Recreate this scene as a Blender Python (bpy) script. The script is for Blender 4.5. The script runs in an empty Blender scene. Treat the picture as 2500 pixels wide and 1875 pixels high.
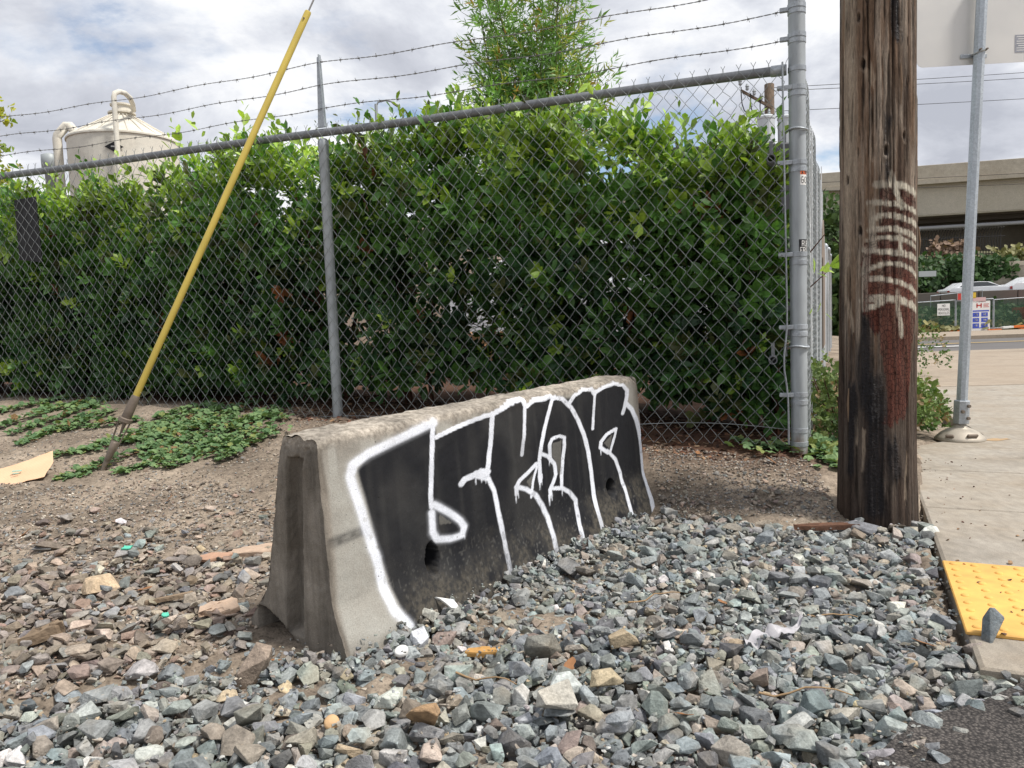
import bpy, bmesh, math, random
import numpy as np
from mathutils import Matrix, Vector
random.seed(7)
RNG = np.random.default_rng(11)
SC = bpy.context.scene
COL = SC.collection

# ---------------------------------------------------------------- camera
PITCH, ROLL = math.radians(4.5), math.radians(2.06)
cam_data = bpy.data.cameras.new('camera')
cam = bpy.data.objects.new('camera', cam_data); COL.objects.link(cam)
_fw = Vector((0, math.cos(PITCH), -math.sin(PITCH))); _up = Vector((0, math.sin(PITCH), math.cos(PITCH))); _rt = Vector((1, 0, 0))
_R = _rt * math.cos(ROLL) - _up * math.sin(ROLL); _U = _up * math.cos(ROLL) + _rt * math.sin(ROLL)
_m = Matrix((_R, _U, -_fw)).transposed().to_4x4(); _m.translation = (0, 0, .87)
cam.matrix_world = _m
cam_data.sensor_width = 36; cam_data.lens = 36 * 1880 / 2500
cam_data.clip_start = .05; cam_data.clip_end = 3000
SC.camera = cam

# ---------------------------------------------------------------- sky and sun
SUN_EL, SUN_AZ = math.radians(58), math.radians(112)        # azimuth measured from +Y towards +X
world = bpy.data.worlds.new('World'); SC.world = world; world.use_nodes = True
nt = world.node_tree; nt.nodes.clear(); N = nt.nodes.new; Lk = nt.links.new
out = N('ShaderNodeOutputWorld'); bg = N('ShaderNodeBackground')
sky = N('ShaderNodeTexSky'); sky.sky_type = 'NISHITA'; sky.sun_disc = False
sky.sun_elevation = SUN_EL; sky.sun_rotation = SUN_AZ
skm = N('ShaderNodeMixRGB'); skm.blend_type = 'MULTIPLY'; skm.inputs[0].default_value = 1
skm.inputs[2].default_value = (.13, .13, .13, 1); Lk(sky.outputs[0], skm.inputs[1])
tc = N('ShaderNodeTexCoord'); sep = N('ShaderNodeSeparateXYZ'); Lk(tc.outputs['Generated'], sep.inputs[0])
zz = N('ShaderNodeMath'); zz.operation = 'MAXIMUM'; zz.inputs[1].default_value = 0; Lk(sep.outputs[2], zz.inputs[0])
za = N('ShaderNodeMath'); za.operation = 'ADD'; za.inputs[1].default_value = .28; Lk(zz.outputs[0], za.inputs[0])
dx = N('ShaderNodeMath'); dx.operation = 'DIVIDE'; Lk(sep.outputs[0], dx.inputs[0]); Lk(za.outputs[0], dx.inputs[1])
dy = N('ShaderNodeMath'); dy.operation = 'DIVIDE'; Lk(sep.outputs[1], dy.inputs[0]); Lk(za.outputs[0], dy.inputs[1])
cmb = N('ShaderNodeCombineXYZ'); Lk(dx.outputs[0], cmb.inputs[0]); Lk(dy.outputs[0], cmb.inputs[1])
def wnoise(scale, detail, rough, loc, dist=0.):
    mp = N('ShaderNodeMapping'); mp.inputs['Location'].default_value = loc; Lk(cmb.outputs[0], mp.inputs[0])
    n = N('ShaderNodeTexNoise'); n.inputs['Scale'].default_value = scale; n.inputs['Detail'].default_value = detail
    n.inputs['Roughness'].default_value = rough; n.inputs['Distortion'].default_value = dist; Lk(mp.outputs[0], n.inputs[0]); return n
def wramp(src, stops):
    r = N('ShaderNodeValToRGB'); Lk(src, r.inputs[0]); e = r.color_ramp.elements
    e[0].position, e[0].color = stops[0]; e[1].position, e[1].color = stops[-1]
    for p_, c_ in stops[1:-1]:
        k = e.new(p_); k.color = c_
    return r
CLOUD_A, CLOUD_B = (16.48, 3.32, 0), (8.6, 17.4, 0)
n1 = wnoise(1.9, 12, .60, CLOUD_A, .25)
n2 = wnoise(1.15, 10, .60, CLOUD_B, .2)
cloud = wramp(n1.outputs[0], [(.33, (.44, .46, .52, 1)), (.43, (.56, .58, .64, 1)), (.495, (.69, .71, .76, 1)), (.55, (.82, .83, .855, 1)), (.66, (.94, .94, .94, 1))])
cover = wramp(n2.outputs[0], [(.35, (0, 0, 0, 1)), (.41, (.75, .75, .75, 1)), (.46, (1, 1, 1, 1))])
mixc = N('ShaderNodeMixRGB'); Lk(cover.outputs[0], mixc.inputs[0]); Lk(skm.outputs[0], mixc.inputs[1]); Lk(cloud.outputs[0], mixc.inputs[2])
Lk(mixc.outputs[0], bg.inputs[0]); bg.inputs[1].default_value = 1.0; Lk(bg.outputs[0], out.inputs[0])

sun_d = bpy.data.lights.new('sun', 'SUN'); sun_d.energy = 3.7; sun_d.angle = math.radians(9); sun_d.color = (1, .95, .88)
sun = bpy.data.objects.new('sun', sun_d); COL.objects.link(sun)
_sd = Vector((math.sin(SUN_AZ) * math.cos(SUN_EL), math.cos(SUN_AZ) * math.cos(SUN_EL), math.sin(SUN_EL)))
sun.rotation_euler = _sd.to_track_quat('Z', 'Y').to_euler(); sun.location = _sd * 50
vs = SC.view_settings; vs.view_transform = 'Standard'; vs.look = 'None'; vs.exposure = .25; vs.gamma = 1
vs.use_curve_mapping = False

# ---------------------------------------------------------------- terrain height
def sstep(a, b, t):
    t = np.clip((t - a) / (b - a), 0, 1)
    return t * t * (3 - 2 * t)

def _hash(ix, iy, iz, seed):
    h = (ix * 374761393 + iy * 668265263 + iz * 2147483647 + seed * 974711) & 0xFFFFFFFF
    h = ((h ^ (h >> 13)) * 1274126177) & 0xFFFFFFFF
    h = ((h ^ (h >> 16)) * 2246822519) & 0xFFFFFFFF
    return ((h ^ (h >> 15)) & 0xFFFFFF) / float(0xFFFFFF)

def vnoise(x, y, z=0.0, seed=0):
    x, y, z = np.broadcast_arrays(np.asarray(x, float), np.asarray(y, float), np.asarray(z, float))
    ix, iy, iz = [np.floor(v).astype(np.int64) for v in (x, y, z)]
    fx, fy, fz = x - ix, y - iy, z - iz
    fx, fy, fz = [f * f * (3 - 2 * f) for f in (fx, fy, fz)]
    r = 0
    for a in (0, 1):
        for b in (0, 1):
            for c in (0, 1):
                w = (fx if a else 1 - fx) * (fy if b else 1 - fy) * (fz if c else 1 - fz)
                r = r + w * _hash(ix + a, iy + b, iz + c, seed)
    return r * 2 - 1

def fbm(x, y, z=0.0, seed=0, octv=4, gain=.5):
    r = 0; a = 1; s = 0
    for i in range(octv):
        k = 2.03 ** i
        r = r + a * vnoise(x * k, y * k, np.asarray(z) * k, seed + i * 17); s += a; a *= gain
    return r / s

CTRL = np.array([(-1.9,1.2,-.02),(-.6,1.3,0),(.4,1.3,0),(1.0,1.3,-.03),(-1.9,2.0,.0),(-1.0,2.2,.0),(-.2,2.0,.0),(.5,2.3,.0),(1.1,2.3,-.01),
 (-.424,1.996,.02),(-.22,2.30,.035),(-.05,2.49,.0),(.13,2.79,.015),(.36,3.09,-.011),(.63,3.44,-.035),(-.75,2.3,0),
 (1.47,3.93,.15),(.74,4.19,.2),(0,4.45,.27),(-1.1,4.86,.33),(-2.4,5.3,.38),(-3.6,5.72,.42),(-5,6.2,.45),
 (1.45,3.2,0),(1.1,3.4,.03),(.95,3.75,.11),(-2.25,4.1,.17),(-1.6,3.2,.06),(-2.4,3.2,.06),(-1.0,3.8,.14),(0,3.6,.1),(-.35,3.1,.04),(-4,4.6,.2),(-4,3,.04),
 (1.3,5.5,.25),(-1,6.5,.38),(-4,8,.45),(0,9,.38),(3,9,.2),(1.77,3.28,-.01),(2.57,4.83,0),(1.2,2,-.02),(3.5,6.5,0),(2.1,5.0,.1),(1.9,4.4,.1),(2.4,2.4,0)])
def _tps(r2): return .5 * r2 * np.log(r2 + 1e-9)
_n = len(CTRL); _d2 = ((CTRL[:, None, :2] - CTRL[None, :, :2]) ** 2).sum(-1)
_M = np.zeros((_n + 3, _n + 3)); _M[:_n, :_n] = _tps(_d2) + np.eye(_n) * .03
_M[:_n, _n] = 1; _M[:_n, _n + 1:] = CTRL[:, :2]; _M[_n:, :_n] = _M[:_n, _n:].T
_W = np.linalg.solve(_M, np.concatenate([CTRL[:, 2], np.zeros(3)]))
EDGE_P = np.array([1.769, 3.28]); EDGE_D = np.array([.408, .913])       # left edge line of the pavement
def side_of_edge(x, y): return (x - EDGE_P[0]) * EDGE_D[1] - (y - EDGE_P[1]) * EDGE_D[0]   # >0 right of it

def ground_z(x, y):
    x = np.asarray(x, float); y = np.asarray(y, float); sh = x.shape
    x = x.ravel(); y = y.ravel()
    near = np.full(x.shape, _W[_n]) + _W[_n + 1] * x + _W[_n + 2] * y
    for i in range(_n):
        near = near + _W[i] * _tps((x - CTRL[i, 0]) ** 2 + (y - CTRL[i, 1]) ** 2)
    far = .42 * sstep(4.5, -1, x - .42 * y + 2)
    far = far * sstep(2.5, 5, y) - .42 * sstep(16, 42, y)
    k = sstep(4, 7, np.abs(x + .8)) ; k = np.maximum(k, sstep(8, 12, y)); k = np.maximum(k, sstep(1.2, -.5, y))
    z = near * (1 - k) + far * k
    return z.reshape(sh)
# ---------------------------------------------------------------- mesh helpers
def mesh_data(name, V, Fq, mat=None, smooth=False, col=None, attrs=None):
    """V (n,3); Fq list of face tuples, or an int array (m,k)."""
    V = np.asarray(V, np.float32); me = bpy.data.meshes.new(name)
    me.vertices.add(len(V)); me.vertices.foreach_set('co', V.ravel())
    if isinstance(Fq, np.ndarray):
        m, k = Fq.shape; loops = Fq.astype(np.int32).ravel(); starts = np.arange(m, dtype=np.int32) * k
    else:
        m = len(Fq); ln = np.array([len(f) for f in Fq], np.int32)
        loops = np.fromiter((i for f in Fq for i in f), np.int32, int(ln.sum())); starts = np.concatenate([[0], np.cumsum(ln)[:-1]]).astype(np.int32)
    me.loops.add(len(loops)); me.loops.foreach_set('vertex_index', loops)
    me.polygons.add(m); me.polygons.foreach_set('loop_start', starts)
    me.polygons.foreach_set('use_smooth', np.full(m, bool(smooth)))
    me.update(calc_edges=True)
    for nm, arr in ([('col', col)] if col is not None else []) + list((attrs or {}).items()):
        a = me.color_attributes.new(nm, 'FLOAT_COLOR', 'POINT')
        c = np.ones((len(V), 4), np.float32); c[:, :3] = arr; a.data.foreach_set('color', c.ravel())
    if mat is not None: me.materials.append(mat)
    return me

def link(name, me, parent=None, loc=(0, 0, 0)):
    o = bpy.data.objects.new(name, me); COL.objects.link(o); o.parent = parent; o.location = loc
    return o

def tag(o, label, cat, group=None, kind=None):
    o['label'] = label; o['category'] = cat
    if group: o['group'] = group
    if kind: o['kind'] = kind
    return o

def thing(name, loc, label, cat, group=None):
    o = bpy.data.objects.new(name, None); COL.objects.link(o); o.location = loc; o.empty_display_size = .1
    return tag(o, label, cat, group)

def world_loc(o):
    v = np.zeros(3)
    while o is not None:
        v += np.array(o.location); o = o.parent
    return v

def place(name, V, Fq, mat, parent=None, loc=None, **kw):
    """vertices in world space; the object's origin sits at loc (or its parent's origin)."""
    V = np.asarray(V, float)
    if loc is None and parent is None:
        loc = np.array([*(V[:, :2].min(0) + V[:, :2].max(0)) / 2, V[:, 2].min()])
    base = world_loc(parent) if parent is not None else np.array(loc, float)
    me = mesh_data(name, V - base, Fq, mat, **kw)
    return link(name, me, parent, (0, 0, 0) if parent is not None else tuple(base))

class MB:
    def __init__(s): s.V = []; s.F = []; s.n = 0
    def add(s, V, F):
        s.V.append(np.asarray(V, float)); s.F += [tuple(i + s.n for i in f) for f in F]; s.n += len(V); return s
    def box(s, c, size, ax=None, bev=0.0):
        c = np.array(c, float); h = np.array(size, float) / 2
        ax = np.eye(3) if ax is None else np.asarray(ax, float)
        if bev <= 0:
            L = np.array([(x, y, z) for z in (-1, 1) for y in (-1, 1) for x in (-1, 1)], float) * h
            F = [(0, 2, 3, 1), (4, 5, 7, 6), (0, 1, 5, 4), (2, 6, 7, 3), (0, 4, 6, 2), (1, 3, 7, 5)]
            return s.add(c + L @ ax, F)
        b = min(bev, h.min() * .9); L = []; F = []
        # chamfered box: 24 verts
        idx = {}
        for sx in (-1, 1):
            for sy in (-1, 1):
                for sz in (-1, 1):
                    for a in range(3):
                        v = np.array([sx, sy, sz], float) * (h - b); v[a] = (sx, sy, sz)[a] * h[a]
                        idx[(sx, sy, sz, a)] = len(L); L.append(v)
        for a in range(3):
            o1, o2 = [i for i in range(3) if i != a]
            for sg in (-1, 1):
                q = []
                for t1, t2 in ((-1, -1), (1, -1), (1, 1), (-1, 1)):
                    k = [0, 0, 0]; k[a] = sg; k[o1] = t1; k[o2] = t2; q.append(idx[(*k, a)])
                F.append(tuple(q))
        for a in range(3):
            o1, o2 = [i for i in range(3) if i != a]
            for t1 in (-1, 1):
                for t2 in (-1, 1):
                    k0 = [0, 0, 0]; k1 = [0, 0, 0]
                    k0[a] = -1; k1[a] = 1; k0[o1] = k1[o1] = t1; k0[o2] = k1[o2] = t2
                    F.append((idx[(*k0, o1)], idx[(*k1, o1)], idx[(*k1, o2)], idx[(*k0, o2)]))
        for sx in (-1, 1):
            for sy in (-1, 1):
                for sz in (-1, 1): F.append(tuple(idx[(sx, sy, sz, a)] for a in range(3)))
        return s.add(c + np.array(L) @ ax, F)
    def tube(s, path, r, sides=8, caps=True, flat=1.0):
        P = np.asarray(path, float); n = len(P); r = np.broadcast_to(np.asarray(r, float), (n,))
        T = np.gradient(P, axis=0); T /= np.linalg.norm(T, axis=1)[:, None] + 1e-12
        ref = np.array([0, 0, 1.]) if abs(T[0, 2]) < .9 else np.array([1., 0, 0])
        u = np.cross(ref, T[0]); u /= np.linalg.norm(u); V = []
        for i in range(n):
            u = u - T[i] * (u @ T[i]); u /= np.linalg.norm(u) + 1e-12; w = np.cross(T[i], u)
            a = np.arange(sides) * 2 * math.pi / sides
            V.append(P[i] + r[i] * (np.cos(a)[:, None] * u + flat * np.sin(a)[:, None] * w))
        F = [(i * sides + j, i * sides + (j + 1) % sides, (i + 1) * sides + (j + 1) % sides, (i + 1) * sides + j) for i in range(n - 1) for j in range(sides)]
        s.add(np.concatenate(V), F)
        if caps: s.add(V[0][::-1], [tuple(range(sides))]); s.add(V[-1], [tuple(range(sides))])
        return s
    def lathe(s, c, prof, sides=24, ax=None):
        """prof: list of (r, h) along local z"""
        ax = np.eye(3) if ax is None else np.asarray(ax, float); V = []; k = len(prof)
        a = np.arange(sides) * 2 * math.pi / sides
        for r, h in prof: V.append(np.stack([np.cos(a) * r, np.sin(a) * r, np.full(sides, h)], 1))
        F = [(i * sides + j, i * sides + (j + 1) % sides, (i + 1) * sides + (j + 1) % sides, (i + 1) * sides + j) for i in range(k - 1) for j in range(sides)]
        c = np.array(c, float); s.add(c + np.concatenate(V) @ ax, F); s.add(c + V[0][::-1] @ ax, [tuple(range(sides))]); return s.add(c + V[-1] @ ax, [tuple(range(sides))])
    def prism(s, poly, d, ax, c):
        """poly: 2D outline (local x, z), thickness d along local y"""
        poly = np.asarray(poly, float); n = len(poly); ax = np.asarray(ax, float)
        A = np.stack([poly[:, 0], np.full(n, -d / 2), poly[:, 1]], 1); B = A.copy(); B[:, 1] = d / 2
        F = [tuple(range(n)), tuple(range(2 * n - 1, n - 1, -1))] + [(i, i + n, (i + 1) % n + n, (i + 1) % n) for i in range(n)]
        return s.add(np.array(c, float) + np.concatenate([A, B]) @ ax, F)
    def build(s, name, mat, parent=None, smooth=False, loc=None, **kw):
        return place(name, np.concatenate(s.V), s.F, mat, parent, loc, smooth=smooth, **kw)

def yaw_axes(a):
    return np.array([[math.cos(a), math.sin(a), 0], [-math.sin(a), math.cos(a), 0], [0, 0, 1.]])
def frame(x, zref=(0, 0, 1)):
    x = np.array(x, float); x /= np.linalg.norm(x); y = np.cross(zref, x); y /= np.linalg.norm(y); return np.array([x, y, np.cross(x, y)])
def seg_dist(px, py, pts, sx=1., sy=1.):
    """distance (in scaled units) from points to a polyline, and the arc fraction 0..1"""
    P = np.array(pts, float); P = P / np.array([sx, sy]); X = px / sx; Y = py / sy
    d = np.full(X.shape, 1e9); fr = np.zeros(X.shape); ln = np.linalg.norm(np.diff(P, axis=0), axis=1); tot = ln.sum() + 1e-9; acc = 0
    for i in range(len(P) - 1):
        e = P[i + 1] - P[i]; t = np.clip(((X - P[i, 0]) * e[0] + (Y - P[i, 1]) * e[1]) / (e @ e + 1e-12), 0, 1)
        q = np.hypot(X - P[i, 0] - t * e[0], Y - P[i, 1] - t * e[1]); m = q < d; d[m] = q[m]; fr[m] = (acc + t * ln[i])[m] / tot; acc += ln[i]
    return d, fr
def in_poly(px, py, poly):
    P = np.array(poly, float); r = np.zeros(np.shape(px), bool); n = len(P); j = n - 1
    for i in range(n):
        c = ((P[i, 1] > py) != (P[j, 1] > py)) & (px < (P[j, 0] - P[i, 0]) * (py - P[i, 1]) / (P[j, 1] - P[i, 1] + 1e-12) + P[i, 0])
        r ^= c; j = i
    return r
def grid_faces(nu, nv, wrap=False):
    i, j = np.meshgrid(np.arange(nu - 1), np.arange(nv if wrap else nv - 1), indexing='ij'); j2 = (j + 1) % nv
    return np.stack([i * nv + j, (i + 1) * nv + j, (i + 1) * nv + j2, i * nv + j2], -1).reshape(-1, 4)

# ---------------------------------------------------------------- material helpers
class Mat:
    def __init__(s, name, rough=.8, metal=0., spec=.4):
        s.m = bpy.data.materials.new(name); s.m.use_nodes = True; s.t = s.m.node_tree; s.b = s.t.nodes['Principled BSDF']
        s.b.inputs['Roughness'].default_value = rough; s.b.inputs['Metallic'].default_value = metal
        s.b.inputs['Specular IOR Level'].default_value = spec; s._tc = None
    def n(s, t, **kw):
        k = s.t.nodes.new('ShaderNode' + t)
        for a, b in kw.items(): setattr(k, a, b)
        return k
    def l(s, a, b): s.t.links.new(a, b)
    def coord(s, kind='Object', scale=(1, 1, 1), loc=(0, 0, 0)):
        if s._tc is None: s._tc = s.n('TexCoord')
        mp = s.n('Mapping'); mp.inputs['Scale'].default_value = scale; mp.inputs['Location'].default_value = loc
        if kind == 'World':
            g = s.n('NewGeometry'); s.l(g.outputs['Position'], mp.inputs[0])
        else: s.l(s._tc.outputs[kind], mp.inputs[0])
        return mp.outputs[0]
    def noise(s, scale, detail=5, rough=.55, vec=None, dist=0.):
        k = s.n('TexNoise'); k.inputs['Scale'].default_value = scale; k.inputs['Detail'].default_value = detail; k.inputs['Roughness'].default_value = rough
        k.inputs['Distortion'].default_value = dist
        if vec is not None: s.l(vec, k.inputs['Vector'])
        return k.outputs['Fac']
    def voro(s, scale, vec=None, feature='F1', out='Distance'):
        k = s.n('TexVoronoi'); k.feature = feature; k.inputs['Scale'].default_value = scale
        if vec is not None: s.l(vec, k.inputs['Vector'])
        return k.outputs[out]
    def ramp(s, src, stops, interp='LINEAR'):
        r = s.n('ValToRGB'); s.l(src, r.inputs[0]); e = r.color_ramp.elements; r.color_ramp.interpolation = interp
        c4 = lambda c: (c, c, c, 1) if not hasattr(c, '__len__') else (*c[:3], 1)
        e[0].position, e[0].color = stops[0][0], c4(stops[0][1]); e[1].position, e[1].color = stops[-1][0], c4(stops[-1][1])
        for p_, c_ in stops[1:-1]: e.new(p_).color = c4(c_)
        return r.outputs[0]
    def mix(s, fac, a, b, mode='MIX'):
        k = s.n('MixRGB'); k.blend_type = mode
        for i, v in enumerate((fac, a, b)):
            if isinstance(v, (int, float)): k.inputs[i].default_value = v if i == 0 else (v, v, v, 1)
            elif isinstance(v, (tuple, list)): k.inputs[i].default_value = (*v[:3], 1)
            else: s.l(v, k.inputs[i])
        return k.outputs[0]
    def math(s, op, a, b=0.):
        k = s.n('Math'); k.operation = op
        for i, v in enumerate((a, b)):
            if isinstance(v, (int, float)): k.inputs[i].default_value = v
            else: s.l(v, k.inputs[i])
        return k.outputs[0]
    def attr(s, name, out='Color'):
        k = s.n('Attribute'); k.attribute_name = name; return k.outputs[out]
    def color(s, c):
        if isinstance(c, (tuple, list)): s.b.inputs['Base Color'].default_value = (*c[:3], 1)
        else: s.l(c, s.b.inputs['Base Color'])
        return s
    def rough(s, c): s.l(c, s.b.inputs['Roughness']); return s
    def bump(s, h, strength=.5, dist=.01, prev=None):
        k = s.n('Bump'); k.inputs['Strength'].default_value = strength; k.inputs['Distance'].default_value = dist; s.l(h, k.inputs['Height'])
        s.l(k.outputs[0], s.b.inputs['Normal']); return k
def speck(name, c, var=.25, scale=20, rough=.8, metal=0., bump=.3, dist=.003, spec=.4, stretch=(1, 1, 1)):
    """base colour broken up by two noise scales, with fine relief"""
    m = Mat(name, rough, metal, spec); v = m.coord('World', stretch)
    a = m.noise(scale, 6, .6, v); b = m.noise(scale * .13, 4, .6, v)
    f = m.ramp(m.mix(.5, a, b), [(.3, 1 - var), (.7, 1 + var)])
    m.color(m.mix(1., c, f, 'MULTIPLY'))
    m.rough(m.ramp(a, [(.3, max(.05, rough - .12)), (.7, min(1, rough + .12))]))
    if bump: m.bump(a, bump, dist)
    return m.m
# ---- outlines of paint, runners and gravel beds (local metres)
STROKES = [(0.0207,0.0153,0.45,1,[(0.2464,0.0924),(0.2042,0.1508),(0.1901,0.2187),(0.1754,0.3022),(0.1536,0.3807),(0.1285,0.475),(0.1097,0.5443),(0.121,0.5736),(0.1825,0.5942),(0.2637,0.608),(0.35,0.622),(0.4419,0.6375),(0.4752,0.6415)]),(0.013,0.0085,0.2,0.9,[(0.4739,0.6481),(0.4612,0.5993),(0.4457,0.5099),(0.4295,0.4212),(0.4299,0.389)]),(0.0194,0.0121,0.4,1,[(0.441,0.3934),(0.5043,0.3556),(0.5623,0.3133),(0.5783,0.29),(0.5633,0.2672),(0.5067,0.2698),(0.4397,0.285),(0.4225,0.3125),(0.4273,0.3712)]),(0.0142,0.0087,0.15,1,[(0.4793,0.5965),(0.5713,0.6113),(0.6669,0.6224),(0.7336,0.6275),(0.7835,0.6297)]),(0.0158,0.0094,0.15,1,[(0.7839,0.6322),(0.7651,0.5534),(0.7413,0.4811),(0.7232,0.4339)]),(0.0196,0.012,0.15,1,[(0.5831,0.4293),(0.6019,0.4401),(0.6485,0.4433),(0.6903,0.4492),(0.7309,0.44)]),(0.0247,0.0147,0.2,0.8,[(0.665,0.445),(0.7201,0.4244)]),(0.0147,0.008,0.25,0.45,[(0.7317,0.4171),(0.755,0.3717),(0.7671,0.3076),(0.7822,0.2317),(0.7776,0.1735),(0.7678,0.1278),(0.7565,0.083),(0.7432,0.0583)]),(0.0187,0.0105,0.15,1,[(0.7941,0.631),(0.8584,0.6437),(0.9352,0.6602),(0.9783,0.6591),(0.985,0.6395)]),(0.0128,0.0071,0.2,0.7,[(0.9884,0.6553),(0.976,0.5757),(0.9604,0.5131),(0.94,0.4625)]),(0.0181,0.0096,0.15,1,[(0.9955,0.6317),(1.051,0.6472),(1.1132,0.6487),(1.1666,0.6485),(1.1869,0.6389)]),(0.0152,0.0082,0.15,0.9,[(1.1778,0.6371),(1.1398,0.5819),(1.098,0.5199),(1.0671,0.4632),(1.0522,0.4212),(1.0485,0.3718),(1.0462,0.3444)]),(0.0185,0.009,0.15,0.75,[(1.1719,0.648),(1.2525,0.6305),(1.3152,0.5892),(1.3651,0.5291),(1.4033,0.4631),(1.4253,0.3923),(1.4344,0.3105),(1.4399,0.229),(1.4291,0.1601),(1.4224,0.0917),(1.3978,0.0228),(1.3649,-0.0031)]),(0.0183,0.009,0.15,1,[(1.3041,0.6071),(1.3486,0.6331),(1.4217,0.6478),(1.4944,0.6436),(1.5189,0.6199)]),(0.0128,0.0061,0.2,1,[(1.5238,0.6332),(1.5034,0.5668),(1.4796,0.4797)]),(0.0208,0.0092,0.2,0.9,[(1.5228,0.627),(1.6029,0.643),(1.701,0.6465),(1.7863,0.6344),(1.8237,0.608),(1.8192,0.5829),(1.7863,0.533),(1.7642,0.5091)]),(0.0251,0.0108,0.2,0.8,[(1.8043,0.5497),(1.8564,0.5165),(1.8941,0.4653),(1.9155,0.4073),(1.9267,0.3364),(1.9278,0.2528),(1.9253,0.1719),(1.916,0.1013),(1.8902,0.035)]),(0.0182,0.0086,0.15,1,[(1.6813,0.451),(1.5953,0.4395),(1.5398,0.4162),(1.5306,0.3936),(1.5954,0.3607)]),(0.013,0.006,0.15,1,[(1.6883,0.45),(1.6459,0.3944),(1.6162,0.3604)]),(0.0165,0.007,0.2,0.8,[(1.5904,0.3711),(1.6586,0.3207),(1.6904,0.2559),(1.7062,0.1881),(1.7001,0.1267),(1.6922,0.0724),(1.6614,0.0178)]),(0.0145,0.0074,0.15,1,[(1.1289,0.4134),(1.1326,0.4695),(1.1539,0.4878),(1.2074,0.4912),(1.2451,0.4797),(1.2406,0.4524),(1.2203,0.3974),(1.2014,0.3368),(1.1915,0.2895)]),(0.0149,0.0078,0.15,1,[(1.0752,0.4423),(1.115,0.4271),(1.1558,0.3915),(1.1602,0.3505),(1.1362,0.3237),(1.1088,0.3008),(1.1121,0.2746)]),(0.0175,0.0083,0.2,0.7,[(1.1169,0.3048),(1.1969,0.2883),(1.25,0.2627),(1.2902,0.2214),(1.2776,0.1814),(1.2634,0.1286),(1.2526,0.0647),(1.2604,0.002)]),(0.0157,0.0088,0.2,1,[(1.0295,0.4142),(0.9711,0.3931),(0.9118,0.3738),(0.8902,0.3568),(0.8863,0.3311)]),(0.0175,0.0088,0.3,0.5,[(0.8902,0.3568),(0.9522,0.335),(1.0069,0.3027),(1.0456,0.2554),(1.0701,0.2053),(1.0699,0.1419),(1.0589,0.0816),(1.0305,0.0371),(0.9966,0.0182)]),(0.0097,0.0053,0.15,1,[(1.0308,0.4029),(0.9998,0.3537),(0.9765,0.301)]),(0.0036,0.0022,0.3,0.6,[(0.6605,0.4311),(0.66,0.4113)]),(0.0036,0.0022,0.3,0.6,[(0.6908,0.4251),(0.6914,0.4125)]),(0.0037,0.0022,0.3,0.6,[(0.7152,0.4203),(0.7154,0.4042)]),(0.0045,0.0026,0.3,0.6,[(0.883,0.3344),(0.8797,0.3006)]),(0.0037,0.0021,0.3,0.6,[(0.8986,0.3311),(0.8971,0.3154)]),(0.007,0.0038,0.3,0.5,[(1.0426,0.3674),(1.0395,0.3152)]),(0.0045,0.0024,0.3,0.5,[(1.0616,0.3693),(1.0576,0.331)]),(0.0047,0.0025,0.3,0.5,[(1.1246,0.4198),(1.1208,0.3893)]),(0.0062,0.0033,0.3,0.6,[(1.0974,0.2834),(1.0964,0.2439)]),(0.0042,0.0022,0.3,0.6,[(1.1203,0.2785),(1.1167,0.2565)]),(0.0044,0.0022,0.3,0.6,[(1.1965,0.2855),(1.1945,0.2598)]),(0.0052,0.0025,0.3,0.6,[(1.5337,0.3805),(1.5334,0.3629)]),(0.0069,0.0032,0.3,0.6,[(1.6727,0.4424),(1.6724,0.4164)]),(0.003,0.0019,0.3,0.5,[(0.5745,0.2643),(0.5732,0.2501)])]
FILL = [(0.1392,0.555),(0.163,0.4507),(0.1859,0.3331),(0.2132,0.2401),(0.2378,0.135),(0.2567,0.0703),(0.4183,0.0682),(0.8585,0.0367),(1.3014,0.0253),(1.709,0.0149),(1.8906,0.0224),(1.8902,0.035),(1.9253,0.1719),(1.9278,0.2528),(1.9267,0.3364),(1.9155,0.4073),(1.8941,0.4653),(1.8043,0.5497),(1.8245,0.5958),(1.7863,0.6344),(1.701,0.6465),(1.6029,0.643),(1.5202,0.6273),(1.4217,0.6478),(1.3326,0.6229),(1.2525,0.6305),(1.1719,0.648),(1.051,0.6472),(0.9955,0.6317),(0.9783,0.6591),(0.9352,0.6602),(0.7941,0.631),(0.6669,0.6224),(0.4793,0.5965),(0.4732,0.6436),(0.4015,0.6263),(0.3492,0.6162),(0.1817,0.5888)]
SMEAR = [[(0.0264,0.3839),(0.0798,0.3859),(0.1319,0.389)],0.02]
GRAY_IN = [[(0.461,0.3587),(0.5209,0.3161),(0.4565,0.3272)],[(1.1546,0.4718),(1.2213,0.4729),(1.1901,0.3158),(1.1687,0.3892),(1.1421,0.4282)],[(1.0204,0.3882),(0.9565,0.3623),(0.9771,0.3364)],[(1.6497,0.4328),(1.5625,0.4075),(1.6116,0.3741)]]
HOLES = [(0.4089,0.2315),(1.5885,0.211)]
HOLE_SIZE = [0.0818,0.1089,0.0967,0.0821]
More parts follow.
